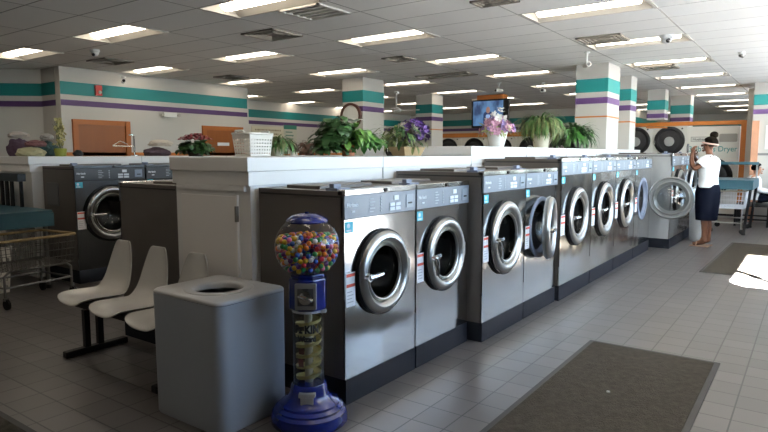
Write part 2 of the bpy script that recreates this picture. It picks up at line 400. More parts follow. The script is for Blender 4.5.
def vent(x0, x1, y0, y1, label, dark=True):
    t = thing('ceiling_vent', label, 'vent', ((x0+x1)/2, (y0+y1)/2, CEIL))
    w, h = (x1-x0)/2, (y1-y0)/2; m = mat('vent_brown', (0.16, 0.145, 0.12), 0.7) if dark else mat('vent_cream', (0.6, 0.58, 0.53), 0.6)
    bm = nb(); box(bm, -w, w, -h, h, -0.004, -0.001); obj('backing', bm, mat('vent_dark', (0.09, 0.08, 0.065), 0.8) if dark else mat('vent_back', (0.4, 0.38, 0.35), 0.8), t)
    bm = nb()
    for a in ((-w, w, -h, -h+0.03), (-w, w, h-0.03, h), (-w, -w+0.03, -h, h), (w-0.03, w, -h, h)): box(bm, *a, -0.02, -0.004)
    obj('vent_frame', bm, m, t)
    for k in range(1, 5 if not dark else 4):
        bm = nb()
        if dark: q = k*0.055; 
        if dark:
            for a in ((-w+q, w-q, -h+q, -h+q+0.014), (-w+q, w-q, h-q-0.014, h-q), (-w+q, -w+q+0.014, -h+q, h-q), (w-q-0.014, w-q, -h+q, h-q)): box(bm, *a, -0.02+k*0.003, -0.004)
        else:
            y = -h + k*2*h/5; box(bm, -w+0.03, w-0.03, y-0.02, y+0.02, -0.016, -0.006)
        obj('louver', bm, m, t)
vent(-5.92, -5.36, 5.16, 5.70, 'brown square ceiling vent above the nearest washers')
vent(-4.66, -4.10, 4.58, 5.10, 'cream louvered ceiling vent at the top of the photo', False)
vent(-2.62, -2.06, 7.90, 8.43, 'brown square ceiling vent near the dome camera')
vent(-5.62, -5.22, 7.74, 8.16, 'small brown ceiling vent in the middle of the ceiling')
vent(-6.36, -5.26, 9.86, 10.36, 'wide brown ceiling vent in the middle distance')
vent(-2.56, -2.0, 11.06, 11.6, 'brown ceiling vent behind the large striped column')
vent(-9.62, -9.06, 5.16, 5.66, 'dark ceiling vent near the left wall')
vent(-9.6, -9.1, 7.65, 8.12, 'brown ceiling vent farther along the left wall')
vent(-2.86, -2.44, 5.42, 5.68, 'brown ceiling vent at the top edge of the photo')

def dome(loc, label, r=0.075, dark=False):
    t = thing('ceiling_camera', label, 'camera', loc)
    bm = nb(); lathe(bm, [(0, r), (-0.03, r), (-0.04, r*0.85)], n=20, cap0=True); obj('mount', bm, WHITEP, t, True)
    bm = nb(); sphere(bm, (0, 0, -0.045), r*0.8, s=(1, 1, 0.9)); obj('dome_cover', bm, WHITEP if not dark else mat('dome_smoke', (0.05, 0.05, 0.05), 0.15), t, True)
    bm = nb(); sphere(bm, (r*0.35, -r*0.5, -0.075), r*0.35); obj('camera_lens', bm, BLACK, t, True)
dome((-1.62, 8.4, CEIL), 'white dome security camera beside the long light at right', 0.085)
dome((-8.55, 4.72, CEIL), 'small white ceiling dome near the left wall', 0.07)
dome((-0.97, 10.4, CEIL), 'small grey ceiling dome at the right', 0.05, True)
def bullet(loc, label, yaw, drop=0.12):
    t = thing('ceiling_camera', label, 'camera', loc, yaw)
    bm = nb(); cyl(bm, (0, 0, -0.02), 0.045, 0.02); cyl(bm, (0, 0, -drop), 0.012, drop); obj('bracket', bm, WHITEP, t, True)
    bm = nb(); lathe(bm, [(-0.09, 0.035), (0.09, 0.04)], (0, 0, -drop-0.03), 'x', cap0=True, cap1=True); obj('housing', bm, WHITEP, t, True)
    bm = nb(); cyl(bm, (0.088, 0, -drop-0.03), 0.028, 0.006, 'x'); obj('camera_lens', bm, BLACK, t)
bullet((-2.82, 9.05, CEIL), 'white bullet camera hanging just left of the large striped column', -0.9, 0.16)
bullet((-4.72, 12.3, CEIL), 'white bullet camera hanging above the green ledge plants', -1.5, 0.14)
bullet((-5.5, 11.8, CEIL), 'white bullet camera hanging above the television', -2.0, 0.14)
bullet((-10.3, 6.2, CEIL-0.1), 'small white camera on the left wall near the fire alarm', -0.5, 0.05)

t = thing('ceiling_fan', 'small white ceiling fan hanging between two columns', 'fan', (-8.33, 12.1, CEIL))
bm = nb(); cyl(bm, (0, 0, -0.4), 0.018, 0.4); cyl(bm, (0, 0, -0.05), 0.06, 0.05); obj('down_rod', bm, WHITEP, t, True)
bm = nb(); lathe(bm, [(-0.5, 0.05), (-0.47, 0.11), (-0.41, 0.11), (-0.37, 0.05)], cap0=True, cap1=True); obj('motor_housing', bm, WHITEP, t, True)
for k in range(4):
    bm = nb(); box(bm, 0.09, 0.55, -0.06, 0.06, -0.445, -0.435); obj('blade', bm, WHITEP, t, rot=(0.12, 0, 0.4+k*PI/2))

# television
t = thing('television', 'wall-sized black television hung from the ceiling showing a blue picture', 'television', (-6.78, 14.0, 0))
t['label'] = 'black television hung from the ceiling showing a blue picture'
bm = nb(); box(bm, -0.50, 0.52, 0, 0.09, 2.12, 2.83); obj('casing', bm, BLACK, t, bevel=0.01)
scr = bpy.data.materials.new('tv_picture'); scr.use_nodes = True; nt = scr.node_tree; pb = nt.nodes['Principled BSDF']
tc = nt.nodes.new('ShaderNodeTexCoord'); mp = nt.nodes.new('ShaderNodeMapping'); mp.inputs['Scale'].default_value = (6, 1, 4); mp.inputs['Location'].default_value = (0.6, 0, 0.3)
n = nt.nodes.new('ShaderNodeTexNoise'); n.inputs['Scale'].default_value = 0.8; cr = nt.nodes.new('ShaderNodeValToRGB')
cr.color_ramp.elements[0].position = 0.38; cr.color_ramp.elements[0].color = (0.02, 0.05, 0.13, 1); cr.color_ramp.elements[1].position = 0.6; cr.color_ramp.elements[1].color = (0.10, 0.22, 0.42, 1)
nt.links.new(tc.outputs['Object'], mp.inputs[0]); nt.links.new(mp.outputs[0], n.inputs['Vector']); nt.links.new(n.outputs['Fac'], cr.inputs[0])
nt.links.new(cr.outputs[0], pb.inputs['Emission Color']); pb.inputs['Emission Strength'].default_value = 1.0; pb.inputs['Base Color'].default_value = (0.01, 0.01, 0.015, 1); pb.inputs['Roughness'].default_value = 0.2
bm = nb(); box(bm, -0.45, 0.38, -0.004, 0.001, 2.17, 2.79); obj('screen', bm, scr, t)
tvskin = mat('tv_face_tone', (0.35, 0.2, 0.16), 0.5, emit=0.35); tvshirt = mat('tv_shirt_tone', (0.3, 0.45, 0.75), 0.5, emit=0.5); tvsuit = mat('tv_suit_tone', (0.02, 0.05, 0.16), 0.5, emit=0.3)
bm = nb(); prism(bm, rrect(-0.16, 0.10, -2.52, -2.17, 0.08), 0, 0.002); obj('picture_suit', bm, tvsuit, t, rot=(-PI/2, 0, 0), loc=(0, -0.005, 0)); 
bm = nb(); prism(bm, rrect(-0.09, 0.03, -2.45, -2.17, 0.04), 0, 0.002); obj('picture_shirt', bm, tvshirt, t, rot=(-PI/2, 0, 0), loc=(0, -0.008, 0))
bm = nb(); prism(bm, [(-0.03+0.055*math.cos(a*PI/8), -2.56+0.085*math.sin(a*PI/8)) for a in range(16)], 0, 0.002); obj('picture_face', bm, tvskin, t, rot=(-PI/2, 0, 0), loc=(0, -0.008, 0))
bm = nb(); box(bm, -0.36, 0.36, 0.02, 0.3, 2.83, 2.945); obj('mount_box', bm, ORANGE, t)

# ------------------------------------------------------------------ wall fittings
def wallbox(name, label, cat, y0, y1, z0, z1, x, m, d=0.04):
    t = thing(name, label, cat, (x, (y0+y1)/2, z0)); bm = nb(); box(bm, 0, d, -(y1-y0)/2, (y1-y0)/2, 0, z1-z0); obj('casing', bm, m, t, bevel=0.004); return t
t = wallbox('fire_alarm', 'red fire alarm strobe on the teal stripe of the left wall', 'fire alarm', 5.81, 5.93, 2.50, 2.68, XL+0.005, mat('alarm_red', (0.45, 0.03, 0.02), 0.4))
bm = nb(); sphere(bm, (0.045, 0.015, 0.06), 0.03); obj('strobe', bm, WHITEP, t, True)
t = wallbox('emergency_light', 'white emergency light box on the left wall under the purple stripe', 'light', 7.17, 7.47, 2.18, 2.28, XL, WHITEP, 0.07)
for s in (-1, 1):
    bm = nb(); lathe(bm, [(0, 0.02), (0.04, 0.035)], (0.05, s*0.19, 0.05), 'x', cap0=True, cap1=True); obj('lamp_head', bm, TRAY, t, True)
CREAM = mat('cream_board', (0.62, 0.58, 0.45), 0.6)
t = thing('wall_sign', 'cream notice board with two lines of writing in the recess', 'sign', (XR2, 12.2, 1.78))
bm = nb(); box(bm, 0, 0.02, -0.62, 0.62, 0, 0.46); obj('board', bm, CREAM, t)
for i, (z, w) in enumerate(((0.36, 1.0), (0.25, 0.8), (0.14, 0.95))):
    for k in range(int(w*14)):
        pass
    bm = nb()
    yy = -w/2
    while yy < w/2:
        ww = random.uniform(0.02, 0.07); box(bm, 0.02, 0.023, yy, min(yy+ww, w/2), z-0.025, z+0.02); yy += ww+0.025
    obj('printed_line', bm, mat('brown_print', (0.25, 0.2, 0.13), 0.6), t)
t = thing('wall_sign', 'tall price list with a green header in the recess', 'sign', (XR2, 13.1, 1.45))
bm = nb(); box(bm, 0, 0.02, -0.27, 0.27, 0, 0.86); obj('board', bm, mat('grey_board', (0.5, 0.5, 0.43), 0.6), t)
bm = nb(); box(bm, 0.02, 0.026, -0.27, 0.27, 0.74, 0.86); obj('header', bm, mat('header_green', (0.02, 0.16, 0.12), 0.6), t)
for k in range(6):
    bm = nb(); box(bm, 0.02, 0.023, -0.2, random.uniform(0.05, 0.2), 0.64-k*0.1, 0.67-k*0.1); obj('printed_line', bm, mat('green_print', (0.1, 0.22, 0.18), 0.6), t)

# round white wall clock behind the big plant, on the column
t = thing('wall_clock', 'round white clock with dark rim on the left column', 'clock', (-7.55, 9.39, 2.2))
bm = nb(); lathe(bm, [(0, 0.26), (0.05, 0.26), (0.05, 0.21), (0.03, 0.21)], (0, 0, 0), '-y', 36, cap0=True); obj('rim', bm, mat('clock_rim', (0.07, 0.03, 0.02), 0.4), t, True)
bm = nb(); lathe(bm, [(0.025, 0.21), (0.03, 0.21)], (0, 0, 0), '-y', 36, cap1=True); obj('dial', bm, mat('clock_dial', (0.6, 0.62, 0.6), 0.4), t)

# ------------------------------------------------------------------ washers
def holed_panel(bm, y0, y1, z0, z1, cy, cz, r, x=0.0, n=48, lip=0.03):
    corners = [math.atan2(z-cz, y-cy) for y, z in ((y1, z1), (y0, z1), (y0, z0), (y1, z0))]
    angs = sorted([2*PI*k/n - PI for k in range(n)] + corners)
    inn, out, back = [], [], []
    for a in angs:
        c, s = math.cos(a), math.sin(a)
        ty = ((y1-cy)/c if c > 1e-9 else (y0-cy)/c if c < -1e-9 else 1e9); tz = ((z1-cz)/s if s > 1e-9 else (z0-cz)/s if s < -1e-9 else 1e9)
        t = min(ty, tz)
        inn.append(bm.verts.new((x, cy+r*c, cz+r*s))); out.append(bm.verts.new((x, cy+t*c, cz+t*s))); back.append(bm.verts.new((x-lip, cy+r*c, cz+r*s)))
    N = len(angs)
    for k in range(N):
        j = (k+1) % N
        bm.faces.new((inn[k], out[k], out[j], inn[j])); bm.faces.new((back[k], inn[k], inn[j], back[j]))

def washer(label, X, y, w, h, pb, pt, depth, cz, R, opened=None, rz=0.0, sticker=True, handle=0.0, steel=None, side=None, ring=None, panel=None, group='front load washers', detail=True):
    t = thing('washing_machine', label, 'washing machine', (X, y, 0), rz, group)
    st = steel or STEEL; k = 0.15; g = 0.006; cy = w/2 - 0.012
    bm = nb()   # shell: sides, back, top, bottom
    V = lambda *p: bm.verts.new(p)
    x0, x1 = -depth, -0.012
    quad(bm, (x0, g, k), (x1, g, k), (x1, g, h-0.01), (x0, g, h-0.01)); quad(bm, (x0, w-g, k), (x1, w-g, k), (x1, w-g, h-0.01), (x0, w-g, h-0.01))
    quad(bm, (x0, g, k), (x0, w-g, k), (x0, w-g, h-0.01), (x0, g, h-0.01)); quad(bm, (x0, g, h-0.01), (x0, w-g, h-0.01), (x1, w-g, h-0.01), (x1, g, h-0.01))
    quad(bm, (x0, g, k), (x0, w-g, k), (x1, w-g, k), (x1, g, k)); quad(bm, (x0+0.005, g+0.003, h-0.05), (x0+0.005, g-0.003, h-0.05), (x1, g-0.003, h-0.05), (x1, g+0.003, h-0.05))
    obj('body', bm, side or BODY, t)
    bm = nb(); box(bm, -depth+0.02, -0.02, g-0.005, w-g+0.005, h-0.045, h-0.034); obj('body_seam', bm, mat('seam_dark', (0.02, 0.018, 0.016), 0.6), t)
    bm = nb(); box(bm, -depth+0.01, 0.004, g, w-g, 0.0, k); obj('kick_plate', bm, KICK, t)
    bm = nb(); holed_panel(bm, g, w-g, k, pb, cy, cz, R*0.80); obj('front_panel', bm, st, t)
    bm = nb(); box(bm, -0.03, 0.003, g, w-g, pb+0.003, pt); cp = obj('control_panel', bm, panel or PANEL, t, bevel=0.003)
    bm = nb(); box(bm, -0.05, 0.006, g, w-g, pt, h); tt = obj('top_trim', bm, st, t, bevel=0.004)
    bm = nb(); cyl(bm, (0.004, w*0.53, (pt+h)/2), 0.012, 0.01, 'x', 12); obj('lock', bm, BLACK, tt, True)
    ph = pt-pb; fx = 0.004
    if detail:
        text('lettering', 'Huebsch', ph*0.21, PALE, cp, (fx, w*0.035, pb+ph*0.53), RX, bold=0.0012)
        bm = nb(); box(bm, fx-0.002, fx+0.002, w*0.09, w*0.13, pb+ph*0.28, pb+ph*0.36); obj('small_emblem', bm, PALE, cp)
        for r_ in range(5):
            bm = nb(); box(bm, fx-0.002, fx+0.001, w*0.32, w*(0.37+0.02*(r_ % 2)), pb+ph*(0.2+0.14*r_), pb+ph*(0.24+0.14*r_)); obj('printed_line', bm, mat('dim_print', (0.42, 0.46, 0.5), 0.5), cp)
            bm = nb(); cyl(bm, (fx-0.003, w*0.47, pb+ph*(0.22+0.14*r_)), 0.006, 0.006, 'x', 10); obj('indicator', bm, mat('dim_print', (0.42, 0.46, 0.5), 0.5), cp)
        bm = nb(); box(bm, fx-0.002, fx+0.004, w*0.655, w*0.72, pb+ph*0.62, pb+ph*0.84); obj('display', bm, mat('display_bright', (0.72, 0.75, 0.76), 0.3), cp)
        for a_, b_ in ((0, 1), (1, 1), (0, 0), (1, 0)):
            bm = nb(); yy = w*(0.595+0.085*a_); zz = pb+ph*(0.16+0.2*b_); box(bm, fx-0.002, fx+0.004, yy, yy+w*0.07, zz, zz+ph*0.15); obj('button', bm, PALE, cp)
        bm = nb(); box(bm, fx-0.002, fx+0.003, w*0.84, w*0.95, pb+ph*0.2, pb+ph*0.82); obj('coin_plate', bm, mat('coin_plate_grey', (0.24, 0.28, 0.33), 0.3, 0.4), cp)
        bm = nb(); box(bm, fx, fx+0.006, w*0.87, w*0.925, pb+ph*0.38, pb+ph*0.46); obj('coin_slot', bm, BLACK, cp)
    # drum
    bm = nb(); lathe(bm, [(-0.03, R*0.80), (-0.5, R*0.80)], (0, cy, cz), 'x', 40, cap1=True); dr = obj('drum', bm, DRUM, t, True)
    for a in range(3):
        bm = nb(); an = a*2*PI/3+0.5; c_ = Vector((0, math.cos(an), math.sin(an))); p = Vector((0, cy, cz))+c_*R*0.76
        tube(bm, [p+Vector((-0.08, 0, 0)), p+Vector((-0.45, 0, 0))], 0.03); obj('lifter', bm, DRUM, dr, True)
    bm = nb(); lathe(bm, [(0.0, R*0.96), (0.007, R*0.95), (0.007, R*0.82), (-0.04, R*0.72), (-0.06, R*0.8)], (0, cy, cz), 'x', 48); obj('door_seal', bm, GASKET if opened else BLACK, t, True)
    # door, hinged on its far side
    hy = cy+R*0.98
    d = None
    bm = nb()
    lathe(bm, [(0.012, R*0.60), (0.024, R*0.615), (0.028, R*0.64), (0.018, R*0.665), (0.018, R*0.70), (0.036, R*0.74), (0.046, R*0.80), (0.043, R*0.88), (0.030, R*0.94), (0.018, R*0.955), (0.010, R*0.955), (0.008, R*0.60), (0.012, R*0.60)], (0, -R*0.98, 0), 'x', 56)
    d = obj('door', bm, ring or RINGM, t, True, loc=(0.008, hy, cz), rot=(0, 0, opened or 0.0))
    bm = nb(); lathe(bm, [(-0.006, R*0.985), (0.010, R*1.0), (0.018, R*0.99), (0.018, R*0.8), (-0.006, R*0.8), (-0.006, R*0.99)] if not opened else [(0.012, R*0.99), (-0.006, R*0.98), (-0.022, R*0.94), (-0.004, R*0.88), (-0.004, R*0.80), (-0.024, R*0.75), (-0.006, R*0.66), (0.010, R*0.61)], (0, -R*0.98, 0), 'x', 48); obj('gasket', bm, BLACK if not opened else mat('grey_door_back', (0.27, 0.275, 0.27), 0.35, 0.7), d, True)
    bm = nb(); lathe(bm, [(0.012, R*0.61), (0.0, R*0.60), (-0.07, R*0.50), (-0.11, R*0.34), (-0.12, 0.001)], (0, -R*0.98, 0), 'x', 40); obj('window_bowl', bm, DOORGLASS if not opened else OPENGLASS, d, True)
    bm = nb(); lathe(bm, [(0.016, R*0.705), (0.026, R*0.685), (0.016, R*0.662)], (0, -R*0.98, 0), 'x', 48); obj('inner_ring', bm, mat('bronze_ring', (0.33, 0.31, 0.25), 0.3, 1.0), d, True)
    bm = nb(); hc = Vector((0.055, -R*0.98-R*0.80, 0)); cyl(bm, hc-Vector((0.02, 0, 0)), 0.022, 0.035, 'x', 14)
    e = hc+Vector((0.015, math.cos(handle)*R*0.45, math.sin(handle)*R*0.45)); tube(bm, [hc+Vector((0.01, 0, 0)), (hc+e)/2+Vector((0.012, 0, 0)), e], [0.016, 0.014, 0.012]); obj('handle', bm, CHROME, d, True)
    bm = nb(); box(bm, -0.004, 0.022, -0.02, 0.022, -0.05, 0.05); obj('hinge', bm, mat('hinge_grey', (0.3, 0.3, 0.3), 0.35, 0.9), d, bevel=0.004)
    if sticker:
        bm = nb(); box(bm, 0.0005, 0.0025, 0.015, 0.015+0.085*w/0.75, cz-0.16, cz+0.04); s = obj('warning_label', bm, PAPER, t)
        for zz in (cz+0.015, cz-0.045):
            bm = nb(); box(bm, 0.002, 0.0035, 0.018, 0.012+0.085*w/0.75, zz, zz+0.018); obj('red_stripe', bm, RED, s)
        for q in range(4):
            bm = nb(); box(bm, 0.002, 0.003, 0.025, 0.07+0.01*(q % 2), cz-0.075-q*0.02, cz-0.07-q*0.02); obj('fine_print', bm, mat('grey_print', (0.4, 0.4, 0.42), 0.6), s)
        bm = nb(); box(bm, 0.0005, 0.0025, 0.012, 0.012+0.07*w/0.75, pb-0.075, pb-0.012); s = obj('cyan_sticker', bm, CYAN, t)
        bm = nb(); cyl(bm, (0.002, 0.04, pb-0.035), 0.014, 0.001, 'x', 14); box(bm, 0.002, 0.003, 0.02, 0.065, pb-0.068, pb-0.058); obj('sticker_print', bm, PALE, s)
    # soap hopper lid on top, towards the back left of the trim
    bm = nb(); box(bm, -0.16, -0.07, 0.03, 0.15, h-0.012, h+0.006); box(bm, -0.135, -0.1, 0.035, 0.1, h, h+0.03); obj('soap_lid', bm, mat('soap_lid_blue_grey', (0.16, 0.19, 0.27), 0.4), t, bevel=0.003)
    bm = nb(); box(bm, -depth*0.8, -depth*0.4, w*0.15, w*0.85, h-0.012, h+0.01); obj('top_cover', bm, BODY, t, bevel=0.004)
    return t
washer('nearest washer, steel front beside the gumball machine', -2.12, 2.56, 0.745, 1.25, 1.08, 1.216, 0.69, 0.735, 0.265, handle=0.05)
washer('second washer from the camera, steel front with closed door and lever pointing down', -2.12, 3.31, 0.745, 1.25, 1.08, 1.216, 0.69, 0.745, 0.27, handle=-1.45)
washer('third washer from the camera, first of the two standing forward, closed door', -2.01, 4.075, 0.81, 1.32, 1.152, 1.285, 0.80, 0.78, 0.305, handle=-1.3)
washer('fourth washer from the camera, open door swung out towards the aisle', -2.01, 4.89, 0.79, 1.32, 1.152, 1.285, 0.80, 0.78, 0.295, opened=math.radians(13))
washer('fifth washer from the camera, closed door with handle across the window', -1.98, 5.70, 0.99, 1.41, 1.238, 1.375, 0.83, 0.81, 0.31, handle=0.0)
washer('sixth washer from the camera, closed door, tall steel front', -1.98, 6.70, 0.96, 1.41, 1.238, 1.375, 0.83, 0.81, 0.325, handle=0.1)
washer('seventh washer from the camera, closed door, left of the open one', -1.98, 7.67, 0.99, 1.41, 1.238, 1.375, 0.83, 0.81, 0.325, handle=0.1)
washer('eighth washer from the camera, big round door standing open beside the woman', -1.98, 8.67, 0.98, 1.41, 1.238, 1.375, 0.83, 0.81, 0.315, opened=math.radians(97))
washer('ninth washer, larger steel machine behind the open round door', -1.74, 9.90, 1.2, 1.46, 1.27, 1.42, 1.05, 0.86, 0.36, side=mat('grey_machine_paint', (0.42, 0.42, 0.42), 0.4, 0.4))
washer('tenth washer, last of the main row behind the woman', -1.74, 11.12, 1.2, 1.46, 1.27, 1.42, 1.05, 0.86, 0.36, side=mat('grey_machine_paint', (0.42, 0.42, 0.42), 0.4, 0.4))
# back to back row facing left
washer('washer of the back row, dark side panel seen beside the white cabinet', -4.42, 3.32, 0.745, 1.235, 1.08, 1.205, 0.75, 0.735, 0.265, rz=PI, sticker=False, detail=False)
washer('washer of the back row hidden behind the nearer dark one', -4.42, 4.08, 0.745, 1.235, 1.08, 1.205, 0.75, 0.735, 0.265, rz=PI, sticker=False, detail=False)
# row across the left aisle
SHADESTEEL = steel_mat('shaded_steel', (0.09, 0.095, 0.10), 0.25)  # same steel with the dim aisle's shade put into its colour
for i, (lb) in enumerate(('washer with shade-darkened front in the left aisle, nearest of that row', 'second washer with shade-darkened front in the left aisle, half hidden by the white cabinet')):
    w = washer(lb, -6.6, 3.335+i*0.875, 0.865, 1.32, 1.15, 1.29, 0.72, 0.77, 0.33, steel=SHADESTEEL, ring=mat('shaded_ring', (0.28, 0.28, 0.28), 0.16, 1.0), panel=mat('shaded_panel', (0.05, 0.056, 0.062), 0.4), group='washers of the left aisle')  # ring and panel colours darkened too, for the aisle's shade
    if i == 0:
        bm = nb(); box(bm, -0.62, -0.36, -0.006, 0.004, 0.86, 1.12); obj('access_panel', bm, mat('access_grey', (0.10, 0.10, 0.10), 0.5), w)

# ------------------------------------------------------------------ the long white ledge (two heights) and its twin
def ledge(name, label, x0, x1, y0, y1, h, end_door=False):
    t = thing(name, label, 'ledge', ((x0+x1)/2, y0, 0)); w = (x1-x0)/2; L = y1-y0
    bm = nb(); box(bm, -w+0.03, w-0.012, 0.03, L, 0, h-0.18); obj('carcass', bm, WHITE, t)
    bm = nb(); box(bm, -w+0.012, w-0.006, 0.012, L, h-0.18, h-0.09); obj('lower_band', bm, WHITE, t, bevel=0.003)
    bm = nb(); box(bm, -w, w, 0, L, h-0.09, h); obj('top_slab', bm, WHITE, t, bevel=0.004)
    bm = nb(); y = 1.43
    while y < L-0.2:
        box(bm, w-0.004, w+0.001, y-0.003, y+0.003, h-0.178, h-0.001); y += 1.43
    obj('panel_joint', bm, mat('joint_grey', (0.25, 0.25, 0.25), 0.7), t)
    if end_door:
        bm = nb(); box(bm, -w+0.1, w-0.13, 0.016, 0.03, 0.12, h-0.25); dd = obj('access_door', bm, mat('door_laminate', (0.74, 0.71, 0.68), 0.4), t, bevel=0.003)
        bm = nb(); box(bm, -w+0.06, w-0.05, 0.012, 0.03, h-0.215, h-0.18); obj('head_moulding', bm, WHITE, t)
        for z in (1.02, 0.35):
            bm = nb(); box(bm, w-0.135, w-0.115, 0.004, 0.02, z, z+0.1); cyl(bm, (w-0.122, 0.004, z), 0.009, 0.1); obj('hinge', bm, mat('old_brass', (0.25, 0.23, 0.2), 0.4, 0.8), dd)
        bm = nb(); sphere(bm, (-w+0.17, 0.006, 0.72), 0.014); obj('knob', bm, BLACK, dd, True)
        bm = nb(); box(bm, w-0.13, w-0.12, 0.012, 0.03, 0.1, h-0.24); obj('edge_strip', bm, mat('pale_edge', (0.82, 0.8, 0.78), 0.4), t)
    return t
ledge('service_ledge', 'long white ledge behind the nearest washers, with a cabinet door in its end', -3.635, -2.835, 2.5, 5.46, 1.43, True)
ledge('service_ledge', 'taller white ledge farther along the main row of washers', -3.635, -2.835, 5.465, 12.7, 1.53)
ledge('service_ledge', 'white ledge behind the shade-darkened washers of the left aisle', -8.15, -7.34, 3.2, 9.38, 1.42)

# ------------------------------------------------------------------ floor mats
def floor_mat(label, pts):
    t = thing('floor_mat', label, 'mat', (*pts[0], 0)); p = [(x-pts[0][0], y-pts[0][1]) for x, y in pts]
    bm = nb(); prism(bm, p, 0.001, 0.008); obj('rubber_border', bm, RUBBER, t)
    cx = sum(q[0] for q in p)/4; cy = sum(q[1] for q in p)/4
    ins = [(x + (0.035 if x < cx else -0.035), y + (0.035 if y < cy else -0.035)) for x, y in p]
    bm = nb(); prism(bm, ins, 0.008, 0.012); obj('pile', bm, MATGREY, t)
floor_mat('dark ribbed floor mat in the foreground at right', [(-1.335, 2.35), (-0.445, 2.35), (-0.445, 4.615), (-1.335, 4.615)])
floor_mat('grey floor mat with a patch of sunlight near the woman', [(-1.075, 8.16), (0.15, 8.16), (0.15, 11.2), (-1.02, 11.2)])
floor_mat('dark floor mat cut off by the bottom left corner', [(-4.4, 0.55), (-3.15, 0.55), (-3.15, 1.36), (-4.4, 1.36)])
tag(obj('paper_scrap', (lambda b: (sphere(b, (-0.93, 3.62, 0.018), 0.008, s=(1.3, 1, 0.7)), b)[1])(nb()), PAPER), 'tiny white scrap lying on the foreground mat', 'scrap')

# ------------------------------------------------------------------ dryers on the far wall
DRY = mat('dryer_white', (0.66, 0.65, 0.62), 0.4)
def door_round(bmk, t, x, y, z, r, nm='door'):
    bm = nb(); lathe(bm, [(0, r), (0.04, r), (0.055, r*0.93), (0.05, r*0.8), (0.02, r*0.74)], (x, y, z), '-y', 40); d = obj(nm, bm, BLACK, t, True)
    bm = nb(); lathe(bm, [(0.02, r*0.75), (0.035, r*0.5), (0.03, 0.001)], (x, y, z), '-y', 32); obj('door_window', bm, mat('smoked_glass', (0.02, 0.02, 0.022), 0.2, spec=0.25), d, True)
    return d
def yflip(bm):  # the lathe's y axis points away from the viewer: mirror it about its own plane
    return bm
def dryer(label, x, y, w, h, zc, r, rz=0.0):
    t = thing('tumble_dryer', label, 'dryer', (x, y, 0), rz, 'stacked tumble dryers on the far wall')
    bm = nb(); box(bm, -w/2+0.004, w/2-0.004, 0, 0.9, 0.03, h); obj('cabinet', bm, DRY, t, bevel=0.004)
    bm = nb(); box(bm, -w/2+0.02, w/2-0.02, 0.03, 0.9, 0, 0.03); obj('plinth', bm, KICK, t)
    for z in (zc, zc-1.05):
        bm = nb(); lathe(bm, [(0, r), (-0.04, r), (-0.055, r*0.93), (-0.05, r*0.8), (-0.02, r*0.74)], (0, 0, z), 'y', 40); d = obj('door', bm, BLACK, t, True)
        bm = nb(); lathe(bm, [(-0.02, r*0.75), (-0.035, r*0.5), (-0.03, 0.001)], (0, 0, z), 'y', 32); obj('door_window', bm, mat('smoked_glass', (0.02, 0.02, 0.022), 0.2, spec=0.25), d, True)
        bm = nb(); lathe(bm, [(-0.03, r*0.34), (-0.07, r*0.3), (-0.072, 0.001)], (0, 0, z-r*0.05), 'y', 28); obj('hub_disc', bm, mat('hub_grey', (0.5, 0.52, 0.52), 0.35, 0.6), d, True)
        bm = nb(); tube(bm, [(-r*0.9, -0.05, z), (-r*0.9, -0.1, z), (-r*0.9, -0.1, z-0.1)], 0.012); obj('handle', bm, CHROME, d, True)
    bm = nb(); cyl(bm, (w*0.35, 0.0, h-0.06), 0.02, -0.01, 'y'); obj('coin_lock', bm, BLACK, t)
    return t
for i, (x, lb) in enumerate(((-3.69, 'tumble dryer left of the woman, third from the orange end trim'), (-2.91, 'tumble dryer left of the woman, next to the dryer with writing'), (-4.47, 'tumble dryer behind the large striped column'))):
    dryer(lb, x, 16.0, 0.78, 2.12, 1.77, 0.345)
LN = ['leftmost', 'second from the left', 'third from the left', 'fourth from the left', 'fifth from the left', 'sixth from the left']
for i in range(6):
    dryer('tumble dryer on the far left bank, %s under the red-brown trim' % LN[i], -10.62+i*1.02, 18.7, 1.02, 2.02, 1.62, 0.38)
for i, y in enumerate((17.05, 17.75)):
    dryer('tumble dryer against the recess wall, %s of two seen edge-on' % ('nearer', 'farther')[i], XR2+0.92, y, 0.68, 2.02, 1.64, 0.30, rz=PI/2)
# big dryer with writing
t = thing('tumble_dryer', 'big white dryer with green writing on its front, behind the woman', 'dryer', (-1.97, 16.0, 0))
bm = nb(); prism(bm, rrect(-0.545, 0.545, 0.05, 2.1, 0.05), 0, 0.9); obj('cabinet', bm, DRY, t, rot=(PI/2, 0, 0), loc=(0, 0.9, 0))
bm = nb(); box(bm, -0.5, 0.5, 0.03, 0.9, 0, 0.05); obj('plinth', bm, KICK, t)
bm = nb(); lathe(bm, [(0, 0.45), (-0.04, 0.45), (-0.06, 0.41), (-0.05, 0.36), (-0.02, 0.33)], (0.0, 0, 0.92), 'y', 44); d = obj('door', bm, BLACK, t, True)
bm = nb(); lathe(bm, [(-0.02, 0.34), (-0.04, 0.2), (-0.035, 0.001)], (0.0, 0, 0.92), 'y', 32); obj('door_window', bm, mat('smoked_glass', (0.02, 0.02, 0.022), 0.2, spec=0.25), d, True)
GT = mat('green_lettering', (0.03, 0.25, 0.25), 0.5)
text('lettering', '30lb Gas Dryer', 0.18, GT, t, (0, -0.004, 1.51), RY, 0.002, 'CENTER', 0.001, 0.9)
bm = nb(); box(bm, -0.47, -0.08, -0.012, 0, 1.74, 1.86); s = obj('maker_plate', bm, mat('plate_grey', (0.35, 0.35, 0.33), 0.5), t)
bm = nb(); box(bm, -0.45, -0.1, -0.014, -0.01, 1.76, 1.84); obj('plate_field', bm, mat('plate_pale', (0.6, 0.6, 0.58), 0.5), s)
text('plate_lettering', 'Huebsch', 0.085, INK, s, (-0.43, -0.016, 1.772), RY, 0.001, bold=0.001)
